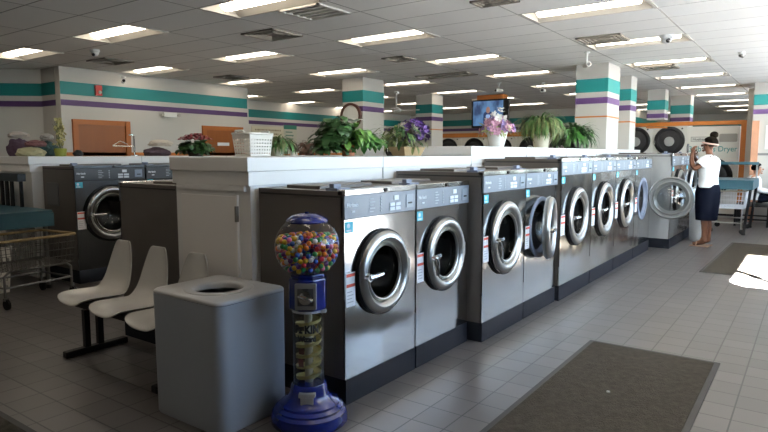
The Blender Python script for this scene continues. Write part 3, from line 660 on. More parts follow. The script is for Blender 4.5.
bm = nb(); prism(bm, rrect(0.13, 0.5, 1.73, 1.92, 0.03), 0, 0.02); obj('control_window', bm, mat('control_taupe', (0.30, 0.29, 0.27), 0.4), t, rot=(PI/2, 0, 0))
# orange trim boards framing the dryer banks
def trim(name, label, b): o = struct(name, b, ORANGE, label); return o
b = nb(); box(b, -5.0, -1.28, 15.97, 16.08, 2.13, 2.22); trim('trim_3', 'orange wooden beam above the right dryers', b)
b = nb(); box(b, -1.41, -1.28, 15.96, 16.08, 0, 2.13); trim('trim_4', 'orange upright beside the big white dryer', b)
b = nb(); box(b, -11.4, -5.0, 18.66, 18.8, 2.03, 2.17); o = trim('trim_5', 'red-brown beam above the left dryers', b)
b = nb(); box(b, -1.12, -0.99, 14.95, 14.999, 0, 2.15); o = trim('trim_6', 'pinkish wooden upright on the wall end', b); o.data.materials[0] = mat('pinkish_wood', (0.55, 0.28, 0.17), 0.5, var=0.2)
b = nb(); box(b, -1.28, -1.12, 15.7, 16.0, 0, 2.9); struct('wall_filler', b, WALLP, 'wall strip between dryers and wall end')
t = thing('wall_notice', 'white paper notice on the wall end at the right edge', 'notice', (-0.62, 14.99, 1.55))
bm = nb(); box(bm, -0.25, 0.25, -0.006, 0.004, 0, 0.5); obj('sheet', bm, PAPER, t)
for k in range(5):
    bm = nb(); box(bm, -0.2, 0.15+0.03*(k % 2), -0.008, -0.005, 0.4-k*0.07, 0.42-k*0.07); obj('printed_line', bm, mat('grey_print', (0.4, 0.4, 0.42), 0.6), t)

# ------------------------------------------------------------------ trash bin
t = thing('trash_bin', 'grey moulded plastic trash bin with a round hole in its lid', 'trash bin', (-2.668, 2.125, 0))
def rr_loop(bm, hx, hy, r, z, n=8):
    p = rrect(-hx, hx, -hy, hy, r, n); q = []
    for i, (x, y) in enumerate(p):
        q.append((x, y)); x2, y2 = p[(i+1) % len(p)]
        if i % (n+1) == n: q += [(x+(x2-x)*k/12, y+(y2-y)*k/12) for k in range(1, 12)]
    return [bm.verts.new((x, y, z)) for x, y in q]
def bridge(bm, a, b):
    for k in range(len(a)): bm.faces.new((a[k], a[(k+1) % len(a)], b[(k+1) % len(a)], b[k]))
bm = nb(); L = []
for hx, hy, z in ((0.288, 0.238, 0), (0.293, 0.243, 0.012), (0.296, 0.246, 0.684)): L.append(rr_loop(bm, hx, hy, 0.06, z))
for a, b_ in zip(L, L[1:]): bridge(bm, a, b_)
bm.faces.new(L[0][::-1]); obj('body', bm, BINP, t, True)
bm = nb(); L = []
for hx, hy, r, z in ((0.295, 0.245, 0.06, 0.685), (0.296, 0.246, 0.06, 0.688), (0.296, 0.246, 0.06, 0.694), (0.293, 0.243, 0.06, 0.701), (0.286, 0.236, 0.055, 0.706)): L.append(rr_loop(bm, hx, hy, r, z))
for a, b_ in zip(L, L[1:]): bridge(bm, a, b_)
ncirc = len(L[-1]); outer = L[-1]
def circ(r, z): return [bm.verts.new((r*math.cos(math.atan2(v.co.y, v.co.x)), r*math.sin(math.atan2(v.co.y, v.co.x)), z)) for v in outer]
rings = [circ(r, z) for r, z in ((0.19, 0.703), (0.185, 0.708), (0.15, 0.711), (0.138, 0.706), (0.132, 0.695), (0.13, 0.675))]
for a, b_ in zip([outer]+rings, rings): bridge(bm, a, b_)
obj('lid', bm, mat('bin_lid_lamplit', (0.40, 0.40, 0.395), 0.32, var=0.03), t, True)  # same plastic as the body; warm lamplight is put into the lid colour
bm = nb(); lathe(bm, [(0.02, 0.18), (0.63, 0.2)], n=24, cap0=True); obj('liner', bm, BLACK, t, True)
bm = nb(); sphere(bm, (0.02, 0.03, 0.52), 0.1, s=(1.2, 1, 0.6)); tag(obj('crumpled_paper', bm, PAPER, loc=(-2.668, 2.125, 0.0)), 'crumpled white paper inside the trash bin hole', 'paper')

# ------------------------------------------------------------------ gumball machine
GX, GY = -2.155, 2.30
t = thing('gumball_machine', 'blue gumball machine with a clear globe and clear spiral column', 'gumball machine', (GX, GY, 0), 0.64)
# local frame: the machine faces -Y after the turn, towards the camera
bm = nb(); lathe(bm, [(0, 0.196), (0.012, 0.206), (0.04, 0.206), (0.055, 0.2), (0.07, 0.2), (0.083, 0.183), (0.094, 0.183), (0.105, 0.16), (0.116, 0.158), (0.128, 0.132), (0.15, 0.112), (0.175, 0.101), (0.21, 0.097), (0.225, 0.09)], n=48, cap0=True, cap1=True); obj('base', bm, BLUE, t, True)
bm = nb(); box(bm, -0.034, 0.034, -0.118, -0.09, 0.135, 0.178); box(bm, -0.044, 0.044, -0.118, -0.085, 0.175, 0.198); obj('gum_chute', bm, mat('chute_grey', (0.42, 0.41, 0.38), 0.4, 0.3), t, bevel=0.004)
bm = nb(); lathe(bm, [(0.2, 0.084), (0.635, 0.084)], n=36); lathe(bm, [(0.2, 0.081), (0.635, 0.081)], n=36); obj('clear_column', bm, ACRYL, t, True)
SPI = mat('spiral_yellow', (0.62, 0.54, 0.24), 0.4)
bm = nb(); cyl(bm, (0, 0, 0.2), 0.022, 0.43); obj('centre_post', bm, mat('centre_post_pale', (0.65, 0.62, 0.5), 0.4), t, True)
bm = nb(); prev = None; NT = 110
for k in range(NT+1):
    a = k/NT*6.2*2*PI; z = 0.215+k/NT*0.36
    cur = [bm.verts.new((0.024*math.cos(a), 0.024*math.sin(a), z+0.004)), bm.verts.new((0.068*math.cos(a), 0.068*math.sin(a), z)), bm.verts.new((0.07*math.cos(a), 0.07*math.sin(a), z+0.018))]
    if prev:
        for q in range(2): bm.faces.new((prev[q], prev[q+1], cur[q+1], cur[q]))
    prev = cur
obj('spiral_ramp', bm, SPI, t, True)
for s_, z, sz in (('Pz KIN', 0.515, 0.058), ('Wizard', 0.47, 0.04)):
    b = text('column_lettering', s_, sz, INK, t, (0, 0, 0), (0, 0, 0), 0.0006, 'CENTER', 0.003, 0.8)
    for v in b.data.vertices:       # wrap the letters round the column
        x, y, d = v.co; x *= 0.8; a = -PI/2 + x/0.0855; r_ = 0.0855 + d; v.co = (r_*math.cos(a), r_*math.sin(a), z+y)
    b.scale = (1, 1, 1)
for z, aa, hh in ((0.40, -2.1, 0.03), (0.33, -2.15, 0.045)):
    bm = nb(); p = []
    for k in range(5):
        a = aa+k*0.09; p.append((0.0858*math.cos(a), 0.0858*math.sin(a)))
    for q, r_ in zip(p, p[1:]): quad(bm, (*q, z), (*r_, z), (*r_, z+hh), (*q, z+hh))
    obj('column_decal', bm, mat('decal_dark_red', (0.06, 0.015, 0.012), 0.5), t)
bm = nb(); pts = [(0.105*math.cos(a), 0.105*math.sin(a)) for a in [PI/8+k*PI/4 for k in range(8)]]; prism(bm, pts, 0.632, 0.80); pts = [(x*0.92, y*0.92) for x, y in pts]
prism(bm, pts, 0.80, 0.825); obj('coin_box', bm, BLUE, t, bevel=0.008)
bm = nb(); box(bm, -0.056, 0.056, -0.113, -0.09, 0.645, 0.785); cp = obj('coin_plate', bm, mat('coin_mech_grey', (0.36, 0.35, 0.33), 0.35, 0.7), t, bevel=0.006)
bm = nb(); box(bm, -0.042, 0.042, -0.116, -0.112, 0.668, 0.76); obj('coin_recess', bm, mat('coin_recess_dark', (0.12, 0.12, 0.12), 0.35, 0.8), cp, bevel=0.003)
bm = nb(); lathe(bm, [(0.0, 0.036), (-0.018, 0.034), (-0.022, 0.001)], (0, -0.115, 0.713), 'y', 28); tube(bm, [(-0.036, -0.137, 0.724), (0, -0.146, 0.713), (0.036, -0.137, 0.700)], [0.008, 0.012, 0.008]); obj('coin_knob', bm, CHROME, cp, True)
bm = nb(); box(bm, -0.014, 0.014, -0.118, -0.112, 0.752, 0.758); obj('coin_slot', bm, BLACK, cp)
bm = nb(); box(bm, 0.072, 0.1, -0.06, -0.03, 0.618, 0.634); cyl(bm, (0, 0, 0.618), 0.088, 0.016); obj('column_collar', bm, mat('collar_white', (0.55, 0.55, 0.55), 0.4), t)
GR, GZ = 0.172, 0.963
prof = [(GZ+GR*math.sin(a), GR*math.cos(a)) for a in [(-0.96+k*(0.96+0.93)/22) for k in range(23)]]
bm = nb(); lathe(bm, prof, n=56); obj('globe', bm, GLASS, t, True)
bm = nb(); lathe(bm, [(1.092, 0.108), (1.10, 0.112), (1.112, 0.105), (1.128, 0.08), (1.138, 0.045), (1.141, 0.001)], n=40, cap0=True); cyl(bm, (0, 0, 1.14), 0.012, 0.008); obj('lid', bm, BLUE, t, True)
# gumballs: one object each where they show, the covered core as one heap
BR = 0.0134; RG = GR-BR-0.002; FILL = GZ+0.048
cols_g = [('white', (0.75, 0.74, 0.72)), ('orange', (0.80, 0.22, 0.02)), ('yellow', (0.80, 0.52, 0.03)), ('red', (0.55, 0.02, 0.03)), ('blue', (0.03, 0.09, 0.42)), ('green', (0.02, 0.26, 0.07)), ('pink', (0.75, 0.16, 0.30)), ('purple', (0.13, 0.03, 0.20))]
wts = [2, 4, 3.5, 2, 3, 2.6, 1.6, 2.2]
pts = []
def try_add(p, lim=1.94):
    for q in pts:
        if (p-q).length < lim*BR: return False
    pts.append(p); return True
cdir = Vector((-GX, -GY, 0.5)).normalized()
# shell layer
NF = 430
for k in range(NF):
    z = 1-2*(k+0.5)/NF; a = k*PI*(3-5**0.5); s_ = math.sqrt(1-z*z)
    p = Vector((RG*s_*math.cos(a), RG*s_*math.sin(a), RG*z))
    if p.z+GZ > FILL or p.z < -RG*0.74: continue
    if p.normalized().dot(cdir) < -0.12: continue
    try_add(p)
for _ in range(2500):
    z = random.uniform(-0.74, 0.3); a = random.uniform(0, 2*PI); s_ = math.sqrt(1-z*z); p = Vector((RG*s_*math.cos(a), RG*s_*math.sin(a), RG*z))
    if p.normalized().dot(cdir) < -0.1 or p.z+GZ > FILL: continue
    try_add(p)
shell_n = len(pts)
for _ in range(4000):      # heaped top layer
    r = (RG-0.006)*math.sqrt(random.random()); a = random.uniform(0, 2*PI); x, y = r*math.cos(a), r*math.sin(a)
    z = FILL-GZ + 0.004*math.sin(9*x*6)+0.014*(1-r/RG)
    p = Vector((x, y, z))
    if p.length > RG: continue
    if len(pts) < 296: try_add(p, 1.9)
gm = {}
def gum_mat(nm, col): return mat('gum_'+nm, col, 0.28, coat=0.3)
protos = {}
for p in pts:
    nm, col = random.choices(cols_g, wts)[0]
    if nm not in protos:
        bm = nb(); sphere(bm, (0, 0, 0), BR, 12, 8); o = obj('gumball', bm, gum_mat(nm, col), None, True); protos[nm] = o
    else:
        o = protos[nm].copy(); C.objects.link(o)
    o.location = (GX+p.x, GY+p.y, GZ+p.z)
    tag(o, '%s gumball inside the clear globe' % nm, 'gumball', '%s gumballs in the globe' % nm)
bm = nb(); kk = 0
RI = RG-BR*2.0
st = BR*2.05; zz = -RI*0.8
core = []
iz = 0
while zz < FILL-GZ-BR*1.7:
    for ix in range(-9, 10):
        for iy in range(-9, 10):
            p = Vector((ix*st+(iz % 2)*st/2, iy*st+(iz % 2)*st/2, zz))
            if p.length < RI and (p.length > RI-2.4*BR or zz > FILL-GZ-BR*4): core.append(p)
    zz += st*0.72; iz += 1
for p in core: sphere(bm, p, BR*0.98, 8, 6)
back = []
for k in range(280):
    z = 1-2*(k+0.5)/280; a = k*PI*(3-5**0.5); s_ = math.sqrt(1-z*z); p = Vector((RG*s_*math.cos(a), RG*s_*math.sin(a), RG*z))
    if p.z+GZ > FILL or p.z < -RG*0.74 or p.normalized().dot(cdir) > -0.2: continue
    sphere(bm, p, BR*0.98, 8, 6)
core_cols = [gum_mat(a, b_) for a, b_ in cols_g]
o = obj('gumball_heap', bm, core_cols, None, True, loc=(GX, GY, GZ))
npf = 8*6
for i, pf in enumerate(o.data.polygons): pf.material_index = ((i//npf)*7+(i//npf)//3) % len(core_cols)
tag(o, 'mixed coloured gumballs packed behind the front layer in the globe', 'gumballs', None, 'stuff')

# ------------------------------------------------------------------ shell chairs on a black beam
def shell_chair(x, label, yo=0.0):
    t = thing('shell_chair', label, 'chair', (x, 2.0+yo, 0), 0, 'grey shell chairs in a row')
    # profile (y, z) from the front lip to the top of the back; half width along it
    P = [(0.0, 0.405, 0.17), (0.02, 0.425, 0.205), (0.08, 0.432, 0.225), (0.18, 0.425, 0.232), (0.28, 0.422, 0.228), (0.345, 0.445, 0.215), (0.39, 0.50, 0.20), (0.415, 0.57, 0.185), (0.432, 0.65, 0.165), (0.446, 0.72, 0.14), (0.456, 0.78, 0.115), (0.46, 0.81, 0.085)]
    bm = nb(); rows = []
    for (y, z, w) in P:
        row = []
        for k in range(9):
            u = -1+k/4; lift = 0.035*abs(u)**3
            ny, nz = (0, 1) if y < 0.3 else (-0.8, 0.25)
            row.append(bm.verts.new((u*w*0.9, y+ny*lift, z+nz*lift)))
        rows.append(row)
    for a, b_ in zip(rows, rows[1:]):
        for k in range(8): bm.faces.new((a[k], a[k+1], b_[k+1], b_[k]))
    o = obj('shell', bm, CHAIRP, t, True)
    s_ = o.modifiers.new('s', 'SOLIDIFY'); s_.thickness = 0.012; s_.offset = -1
    b2 = o.modifiers.new('ss', 'SUBSURF'); b2.levels = b2.render_levels = 2
    bm = nb(); box(bm, -0.12, 0.12, 0.1, 0.34, 0.375, 0.408); obj('seat_bracket', bm, DARKTUBE, t)
    return t
shell_chair(-4.13, 'grey shell chair at the left end of the row, farthest from the bin')
shell_chair(-3.65, 'grey shell chair in the middle of the row', -0.03)
shell_chair(-3.195, 'grey shell chair mostly hidden behind the trash bin', -0.05)
t = thing('chair_base', 'black steel beam and T feet carrying the shell chairs', 'chair base', (-3.6, 2.22, 0))
bm = nb(); box(bm, -0.82, 0.5, -0.03, 0.05, 0.318, 0.372); obj('beam', bm, DARKTUBE, t)
for x in (-0.66, 0.42):
    for dy in (-0.05, 0.05):
        bm = nb(); box(bm, x-0.02, x+0.02, dy-0.005, dy+0.035, 0.04, 0.32); obj('post', bm, DARKTUBE, t)
    bm = nb(); box(bm, x-0.03, x+0.03, -0.2, 0.27, 0.0, 0.045); obj('foot', bm, DARKTUBE, t, bevel=0.008)

# ------------------------------------------------------------------ wire carts
def wire_cart(label, loc, rz, L, W, ztop, zbot, rim_mat, wire_mat, frame_mat, rail=True, handle=False, zfoot=0.1):
    t = thing('laundry_cart', label, 'laundry cart', loc, rz)
    l, w = L/2, W/2
    bm = nb(); tube(bm, [(x, y, ztop) for x, y in rrect(-l, l, -w, w, 0.05, 4)], 0.014, 8, True); obj('rim', bm, rim_mat, t, True)
    bm = nb(); li, wi = l-0.03, w-0.03
    nx, ny = max(4, int(L/0.045)), max(3, int(W/0.045))
    for k in range(nx+1):
        u = -1+2*k/nx
        tube(bm, [(u*l, -w, ztop), (u*li, -wi, zbot), (u*li, wi, zbot), (u*l, w, ztop)], 0.003, 4)
    for k in range(ny+1):
        u = -1+2*k/ny
        tube(bm, [(-l, u*w, ztop), (-li, u*wi, zbot), (li, u*wi, zbot), (l, u*w, ztop)], 0.003, 4)
    for q in (0.25, 0.5, 0.75):
        z = zbot+(ztop-zbot)*q; a = li+(l-li)*q; b_ = wi+(w-wi)*q
        tube(bm, [(-a, -b_, z), (a, -b_, z), (a, b_, z), (-a, b_, z)], 0.003, 4, True)
    obj('wire_basket', bm, wire_mat, t)
    for s_ in (-1, 1):
        bm = nb(); x = s_*(l-0.05)
        tube(bm, [(x, -w+0.05, zfoot), (x, -w+0.05, zbot-0.05), (x, -w+0.1, zbot-0.012), (x, w-0.1, zbot-0.012), (x, w-0.05, zbot-0.05), (x, w-0.05, zfoot)], 0.012, 8); obj('leg_frame', bm, frame_mat, t, True)
        bm = nb(); tube(bm, [(x, -w+0.05, zfoot+0.1), (x, w-0.05, zfoot+0.1)], 0.01); obj('lower_rail', bm, frame_mat, t, True)
    for s_ in (-1, 1):
        bm = nb(); tube(bm, [(-l+0.05, s_*(w-0.05), zfoot+0.1), (l-0.05, s_*(w-0.05), zfoot+0.1)], 0.01); obj('side_rail', bm, frame_mat, t, True)
    for sx in (-1, 1):
        for sy in (-1, 1):
            bm = nb(); cyl(bm, (sx*(l-0.05)+0.02, sy*(w-0.05)-0.012, 0.05), 0.05, 0.024, 'y', 18); wo = obj('caster', bm, BLACK, t, True)
            bm = nb(); box(bm, sx*(l-0.05)-0.012, sx*(l-0.05)+0.025, sy*(w-0.05)-0.018, sy*(w-0.05)+0.018, 0.085, zfoot+0.01); obj('caster_fork', bm, frame_mat, wo)
    return t
wire_cart('wire laundry cart with a tan rim beside the chairs', (-6.35, 2.66, 0), 0.12, 0.62, 0.76, 0.64, 0.36, mat('tan_rim', (0.24, 0.17, 0.07), 0.6), mat('dull_wire', (0.10, 0.096, 0.09), 0.4, 0.8), mat('dull_tube', (0.16, 0.16, 0.16), 0.35, 0.8))
wire_cart('white wire laundry cart behind the woman', (-1.27, 13.02, 0), 0.0, 0.62, 1.16, 0.78, 0.46, mat('cart_rim_tan', (0.42, 0.38, 0.28), 0.6), mat('white_wire', (0.8, 0.8, 0.8), 0.4), TIN)

def folding_table(label, x0, x1, y0, y1, z, rack_h, slats, legm, slant=False, leg_in=0.08, rin=0.0):
    t = thing('folding_table', label, 'folding table', ((x0+x1)/2, (y0+y1)/2, 0)); l, w = (x1-x0)/2, (y1-y0)/2
    bm = nb(); prism(bm, rrect(-l, l, -w, w, 0.06, 5), z-0.025, z); obj('table_top', bm, TEALT, t, bevel=0.004)
    bm = nb()
    for a in ((-l+0.01, l-0.01, -w+0.005, -w+0.03), (-l+0.01, l-0.01, w-0.03, w-0.005), (-l+0.005, -l+0.03, -w+0.01, w-0.01), (l-0.03, l-0.005, -w+0.01, w-0.01)): box(bm, *a, z-0.17, z-0.025)
    obj('apron', bm, TEALT, t)
    for sx in (-1, 1):
        for sy in (-1, 1):
            bm = nb(); x = sx*(l-leg_in); y = sy*(w-0.07)
            tube(bm, [(x, y, z-0.03), (x+(sx*-0.08 if slant else 0), y+(sy*0.05 if slant else 0), 0.03)], 0.024, 10); lo = obj('leg', bm, legm, t, True)
            bm = nb(); cyl(bm, (x+(sx*-0.08 if slant else 0), y+(sy*0.05 if slant else 0), 0.0), 0.03, 0.035); obj('foot_cap', bm, BLACK, lo, True)
    bm = nb()
    for x in (-l+0.05, l-0.05-rin): box(bm, x-0.015, x+0.015, w-0.06, w-0.03, z-0.02, z+rack_h)
    obj('rack_post', bm, DARKTUBE if not slant else TIN, t)
    bm = nb(); box(bm, -l+0.02, l-0.02-rin, w-0.09, w-0.0, z+rack_h-(0.055 if slant else 0.09), z+rack_h); obj('rack_bar', bm, TEALT if slant else mat('rack_dark', (0.02, 0.03, 0.035), 0.4), t, bevel=0.006)
    for k in range(slats):
        bm = nb(); x = -l+0.15+k*0.13; box(bm, x-0.03, x+0.03, w-0.055, w-0.035, z, z+rack_h-0.09); obj('rack_slat', bm, DARKTUBE, t)
    return t
folding_table('teal folding table with black legs behind the woman', -1.86, -0.85, 12.36, 13.75, 0.985, 0.31, 0, DARKTUBE, True, 0.03)
folding_table('dark teal table with a slatted rack at the left edge', -8.3, -6.62, 2.3, 3.12, 0.85, 0.38, 6, mat('dull_tube', (0.16, 0.16, 0.16), 0.35, 0.8), rin=0.6)

# ------------------------------------------------------------------ laundry baskets and bins
def basket(label, loc, rz, L, W, h, m, holes=True, taper=0.85, n=10):
    t = thing('laundry_basket', label, 'laundry basket', loc, rz)
    l, w = L/2, W/2; bm = nb()
    def side(p0, p1, q0, q1, cols_, rows_):      # p bottom, q top; perforated sheet
        P = lambda u, v: tuple((1-v)*((1-u)*a+u*b_)+v*((1-u)*c+u*d) for a, b_, c, d in zip(p0, p1, q0, q1))
        us = [0]; 
        for i in range(cols_): us += [(i+0.28)/cols_, (i+0.72)/cols_]
        us.append(1); vs = [0, 0.06]
        for j in range(rows_): vs += [0.06+0.74*(j+0.3)/rows_, 0.06+0.74*(j+0.72)/rows_]
        vs += [0.82, 1]
        for i in range(len(us)-1):
            for j in range(len(vs)-1):
                if i % 2 == 1 and j >= 2 and j % 2 == 0 and j < len(vs)-2: continue
                quad(bm, P(us[i], vs[j]), P(us[i+1], vs[j]), P(us[i+1], vs[j+1]), P(us[i], vs[j+1]))
    b0 = [(-l*taper, -w*taper, 0.0), (l*taper, -w*taper, 0.0), (l*taper, w*taper, 0.0), (-l*taper, w*taper, 0.0)]
    t0 = [(-l, -w, h), (l, -w, h), (l, w, h), (-l, w, h)]
    for k in range(4): side(b0[k], b0[(k+1) % 4], t0[k], t0[(k+1) % 4], n if k % 2 == 0 else max(4, int(n*W/L)), 5)
    bm.faces.new([bm.verts.new(p) for p in b0])
    bmesh.ops.remove_doubles(bm, verts=bm.verts[:], dist=0.0005)
    o = obj('perforated_body', bm, m, t); s_ = o.modifiers.new('s', 'SOLIDIFY'); s_.thickness = 0.003
    bm = nb(); tube(bm, [(x, y, h) for x, y in rrect(-l-0.006, l+0.006, -w-0.006, w+0.006, 0.03, 4)], 0.008, 8, True); obj('rim', bm, m, t, True)
    for s_ in (-1, 1):
        bm = nb(); tube(bm, [(s_*l, -0.05, h), (s_*(l+0.012), -0.04, h+0.018), (s_*(l+0.012), 0.04, h+0.018), (s_*l, 0.05, h)], 0.008); obj('handle', bm, m, t, True)
    return t
basket('white perforated laundry basket on the long ledge', (-3.30, 2.965, 1.434), PI/2, 0.22, 0.19, 0.16, mat('basket_white', (0.70, 0.68, 0.62), 0.5), n=8)
basket('white perforated laundry basket standing behind the tan-rimmed cart', (-6.99, 2.52, 0.005), 0.0, 0.46, 0.42, 0.48, mat('basket_white', (0.70, 0.68, 0.62), 0.5), n=7)
t = thing('waste_bin', "tall white cylindrical bin at the woman's feet", 'bin', (-1.50, 11.15, 0))
bm = nb(); lathe(bm, [(0.0, 0.145), (0.01, 0.15), (0.60, 0.165), (0.60, 0.155), (0.02, 0.14)], n=32, cap0=True); obj('body', bm, WHITEP, t, True)
bm = nb(); lathe(bm, [(0.60, 0.172), (0.625, 0.172), (0.63, 0.16), (0.6, 0.15)], n=32); obj('rim', bm, WHITEP, t, True)

# ------------------------------------------------------------------ plants and flowers
def blade(bm, base, yaw, lean, L, w, droop=0.6, seg=5, cup=0.0):
    d = Vector((math.cos(yaw), math.sin(yaw), 0)); s = Vector((-d.y, d.x, 0)); p = Vector(base); ang = lean; prev = None
    for k in range(seg+1):
        u = k/seg; ww = w*math.sin(PI*min(0.98, 0.08+0.9*u))**0.8 if k < seg else 0.001
        p.z = max(p.z, 0.006); cur = (bm.verts.new(p - s*ww), bm.verts.new(p + s*ww))
        if prev: bm.faces.new((prev[0], prev[1], cur[1], cur[0]))
        prev = cur; p = p + (d*math.cos(ang)+Vector((0, 0, 1))*math.sin(ang))*L/seg; ang -= droop*(1.6/seg)
def pot(t, r0, r1, h, m, name='pot', z=0.0):
    bm = nb(); lathe(bm, [(z, r0), (z+h*0.8, r1*0.96), (z+h*0.8, r1*1.06), (z+h, r1*1.06), (z+h, r1*0.9), (z+h*0.85, r1*0.88)], n=24, cap0=True, cap1=True); obj(name, bm, m, t, True)
def broadleaf(bm, c, R, n, Ls, w, zs=1.0, down=0.0):
    for k in range(n):
        a = random.uniform(0, 2*PI); e = math.asin(random.uniform(-0.35-down, 1)); r = R*random.uniform(0.35, 1.0)
        b = (c[0]+r*math.cos(a)*math.cos(e), c[1]+r*math.sin(a)*math.cos(e), c[2]+r*zs*math.sin(e))
        blade(bm, b, a+random.uniform(-0.8, 0.8), random.uniform(-0.6, 0.7), Ls*random.uniform(0.6, 1.2), w*random.uniform(0.6, 1.2), random.uniform(0.4, 1.2), 4)
def blooms(bm, c, R, n, r, zs=0.7, top=True):
    for k in range(n):
        a = random.uniform(0, 2*PI); e = math.asin(random.uniform(0.0 if top else -0.5, 1)); rr = R*random.uniform(0.8, 1.05)
        p = Vector((c[0]+rr*math.cos(a)*math.cos(e), c[1]+rr*math.sin(a)*math.cos(e), c[2]+rr*zs*math.sin(e)))
        nn = (p-Vector(c)).normalized(); q = nn.orthogonal().normalized(); q2 = nn.cross(q)
        for j in range(6):
            d = q*math.cos(j*PI/3)+q2*math.sin(j*PI/3); s = nn.cross(d); rj = r*random.uniform(0.8, 1.2)
            vs = [p, p+d*rj*0.6+s*rj*0.4+nn*rj*0.2, p+d*rj+nn*rj*0.45, p+d*rj*0.6-s*rj*0.4+nn*rj*0.2]
            bm.faces.new([bm.verts.new(v) for v in vs])
        sphere(bm, p+nn*r*0.2, r*0.22, 6, 4)
def arching(t, n, L, w, m, z, lean=(0.5, 1.4), droop=(0.8, 1.7), nm='foliage', mm2=None):
    for part, (mm, cnt_) in enumerate(((m, n), (mm2, n//2)) if mm2 else ((m, n),)):
        bm = nb()
        for k in range(cnt_): blade(bm, (random.uniform(-.03, .03), random.uniform(-.03, .03), z), random.uniform(0, 2*PI), random.uniform(*lean), L*random.uniform(0.6, 1.1), w, random.uniform(*droop), 6)
        obj(nm, bm, mm, t)
ZA, ZB, ZC = 1.433, 1.533, 1.423
# poinsettia on the end of the ledge
t = thing('poinsettia', 'dark red poinsettia at the cabinet end of the long ledge', 'plant', (-3.62+0.06, 2.72, ZA)); t.location.x = -3.63
pot(t, 0.05, 0.065, 0.07, mat('foil_dark', (0.05, 0.03, 0.02), 0.4))
bm = nb(); broadleaf(bm, (0, 0, 0.06), 0.11, 170, 0.07, 0.022, 0.55, 0.2); obj('foliage', bm, GREEN3, t)
bm = nb()
for k in range(16):
    a = k*2.4; r = 0.11*math.sqrt((k+0.5)/16)
    for j in range(7): blade(bm, (0.85*r*math.cos(a), 0.85*r*math.sin(a), 0.165-0.45*r), j*0.9+k, 0.45, 0.058, 0.018, 0.9, 3)
obj('red_bracts', bm, mat('bract_red', (0.30, 0.02, 0.03), 0.5, var=0.3, vscale=20), t)
# spider plant
t = thing('spider_plant', 'small spider plant right of the white basket on the ledge', 'plant', (-3.46, 3.36, ZA))
pot(t, 0.05, 0.065, 0.07, mat('pot_cream', (0.5, 0.46, 0.36), 0.5)); arching(t, 150, 0.24, 0.007, OLIVE, 0.065, (0.8, 1.5), (1.3, 2.3), mm2=GREEN)
# big pothos
t = thing('pothos_plant', 'big leafy pothos with a white flower in front of the left column', 'plant', (-3.22, 3.96, ZA))
pot(t, 0.06, 0.075, 0.10, TERRA); t.scale = (0.86, 0.86, 0.95)
bm = nb(); broadleaf(bm, (-0.10, -0.10, 0.19), 0.19, 190, 0.13, 0.042, 0.85, 0.4); broadleaf(bm, (-0.12, -0.16, 0.08), 0.16, 80, 0.11, 0.035, 0.5, 0.2); obj('foliage', bm, GREEN3, t)
bm = nb(); broadleaf(bm, (0.12, 0.12, 0.14), 0.16, 110, 0.13, 0.034, 0.5, 0.3); obj('foliage', bm, GREEN, t)
bm = nb(); broadleaf(bm, (0.06, 0.05, 0.17), 0.17, 60, 0.15, 0.034, 0.6, 0.3); obj('foliage', bm, GREEN2, t)
bm = nb()
for k in range(7): blade(bm, (0.05, 0.02, 0.30), k*0.9, 0.6, 0.12, 0.04, 0.8, 4)
obj('white_flower', bm, mat('petal_white', (0.72, 0.72, 0.68), 0.5), t)
# purple flowers in a basket
t = thing('flower_arrangement', 'purple flowers in a square tan basket on the ledge', 'flowers', (-3.22, 4.86, ZA))
bm = nb(); L = []
for hx, z in ((0.10, 0), (0.135, 0.085)): L.append([bm.verts.new((x, y, z)) for x, y in ((-hx*0.7, -hx*1.4), (hx*0.7, -hx*1.4), (hx*0.7, hx*1.4), (-hx*0.7, hx*1.4))])
bridge(bm, L[0], L[1]); bm.faces.new(L[0]); bm.faces.new(L[1]); obj('woven_basket', bm, mat('woven_tan', (0.32, 0.23, 0.12), 0.7, var=0.4, vscale=60, stretch=(1, 1, 4)), t)
bm = nb(); broadleaf(bm, (-0.05, -0.13, 0.18), 0.15, 90, 0.13, 0.016, 0.9, 0.3); broadleaf(bm, (0, 0.06, 0.12), 0.15, 40, 0.12, 0.016, 0.6); obj('foliage', bm, OLIVE, t)
bm = nb(); broadleaf(bm, (0, -0.05, 0.2), 0.17, 50, 0.12, 0.02, 0.9, 0.2); obj('foliage', bm, GREEN3, t)
bm = nb(); blooms(bm, (0, 0.1, 0.22), 0.15, 46, 0.045, 0.8, False); obj('purple_blooms', bm, mat('petal_purple', (0.07, 0.025, 0.16), 0.6, var=0.4, vscale=20), t)
bm = nb(); blooms(bm, (0, -0.02, 0.23), 0.12, 14, 0.035); obj('pale_blooms', bm, mat('petal_pale', (0.40, 0.36, 0.30), 0.6), t)
# pink flowers in a white vase
t = thing('flower_arrangement', 'pink and lilac flowers in a white vase below the television', 'flowers', (-3.18, 6.8, ZB))
bm = nb(); lathe(bm, [(0, 0.075), (0.01, 0.085), (0.17, 0.125), (0.19, 0.13), (0.19, 0.11)], n=28, cap0=True, cap1=True); obj('vase', bm, WHITEP, t, True)
bm = nb(); broadleaf(bm, (0, 0, 0.2), 0.19, 90, 0.14, 0.018, 0.6, 0.1); obj('foliage', bm, mat('leaf_pale', (0.30, 0.33, 0.14), 0.6, var=0.3), t)
bm = nb(); blooms(bm, (0, 0, 0.18), 0.20, 46, 0.05, 0.85); obj('pink_blooms', bm, mat('petal_pink', (0.55, 0.30, 0.42), 0.6, var=0.3, vscale=15), t)
bm = nb(); blooms(bm, (0, 0, 0.19), 0.20, 26, 0.045, 0.8); obj('lilac_blooms', bm, mat('petal_lilac', (0.22, 0.15, 0.34), 0.6, var=0.4, vscale=15), t)
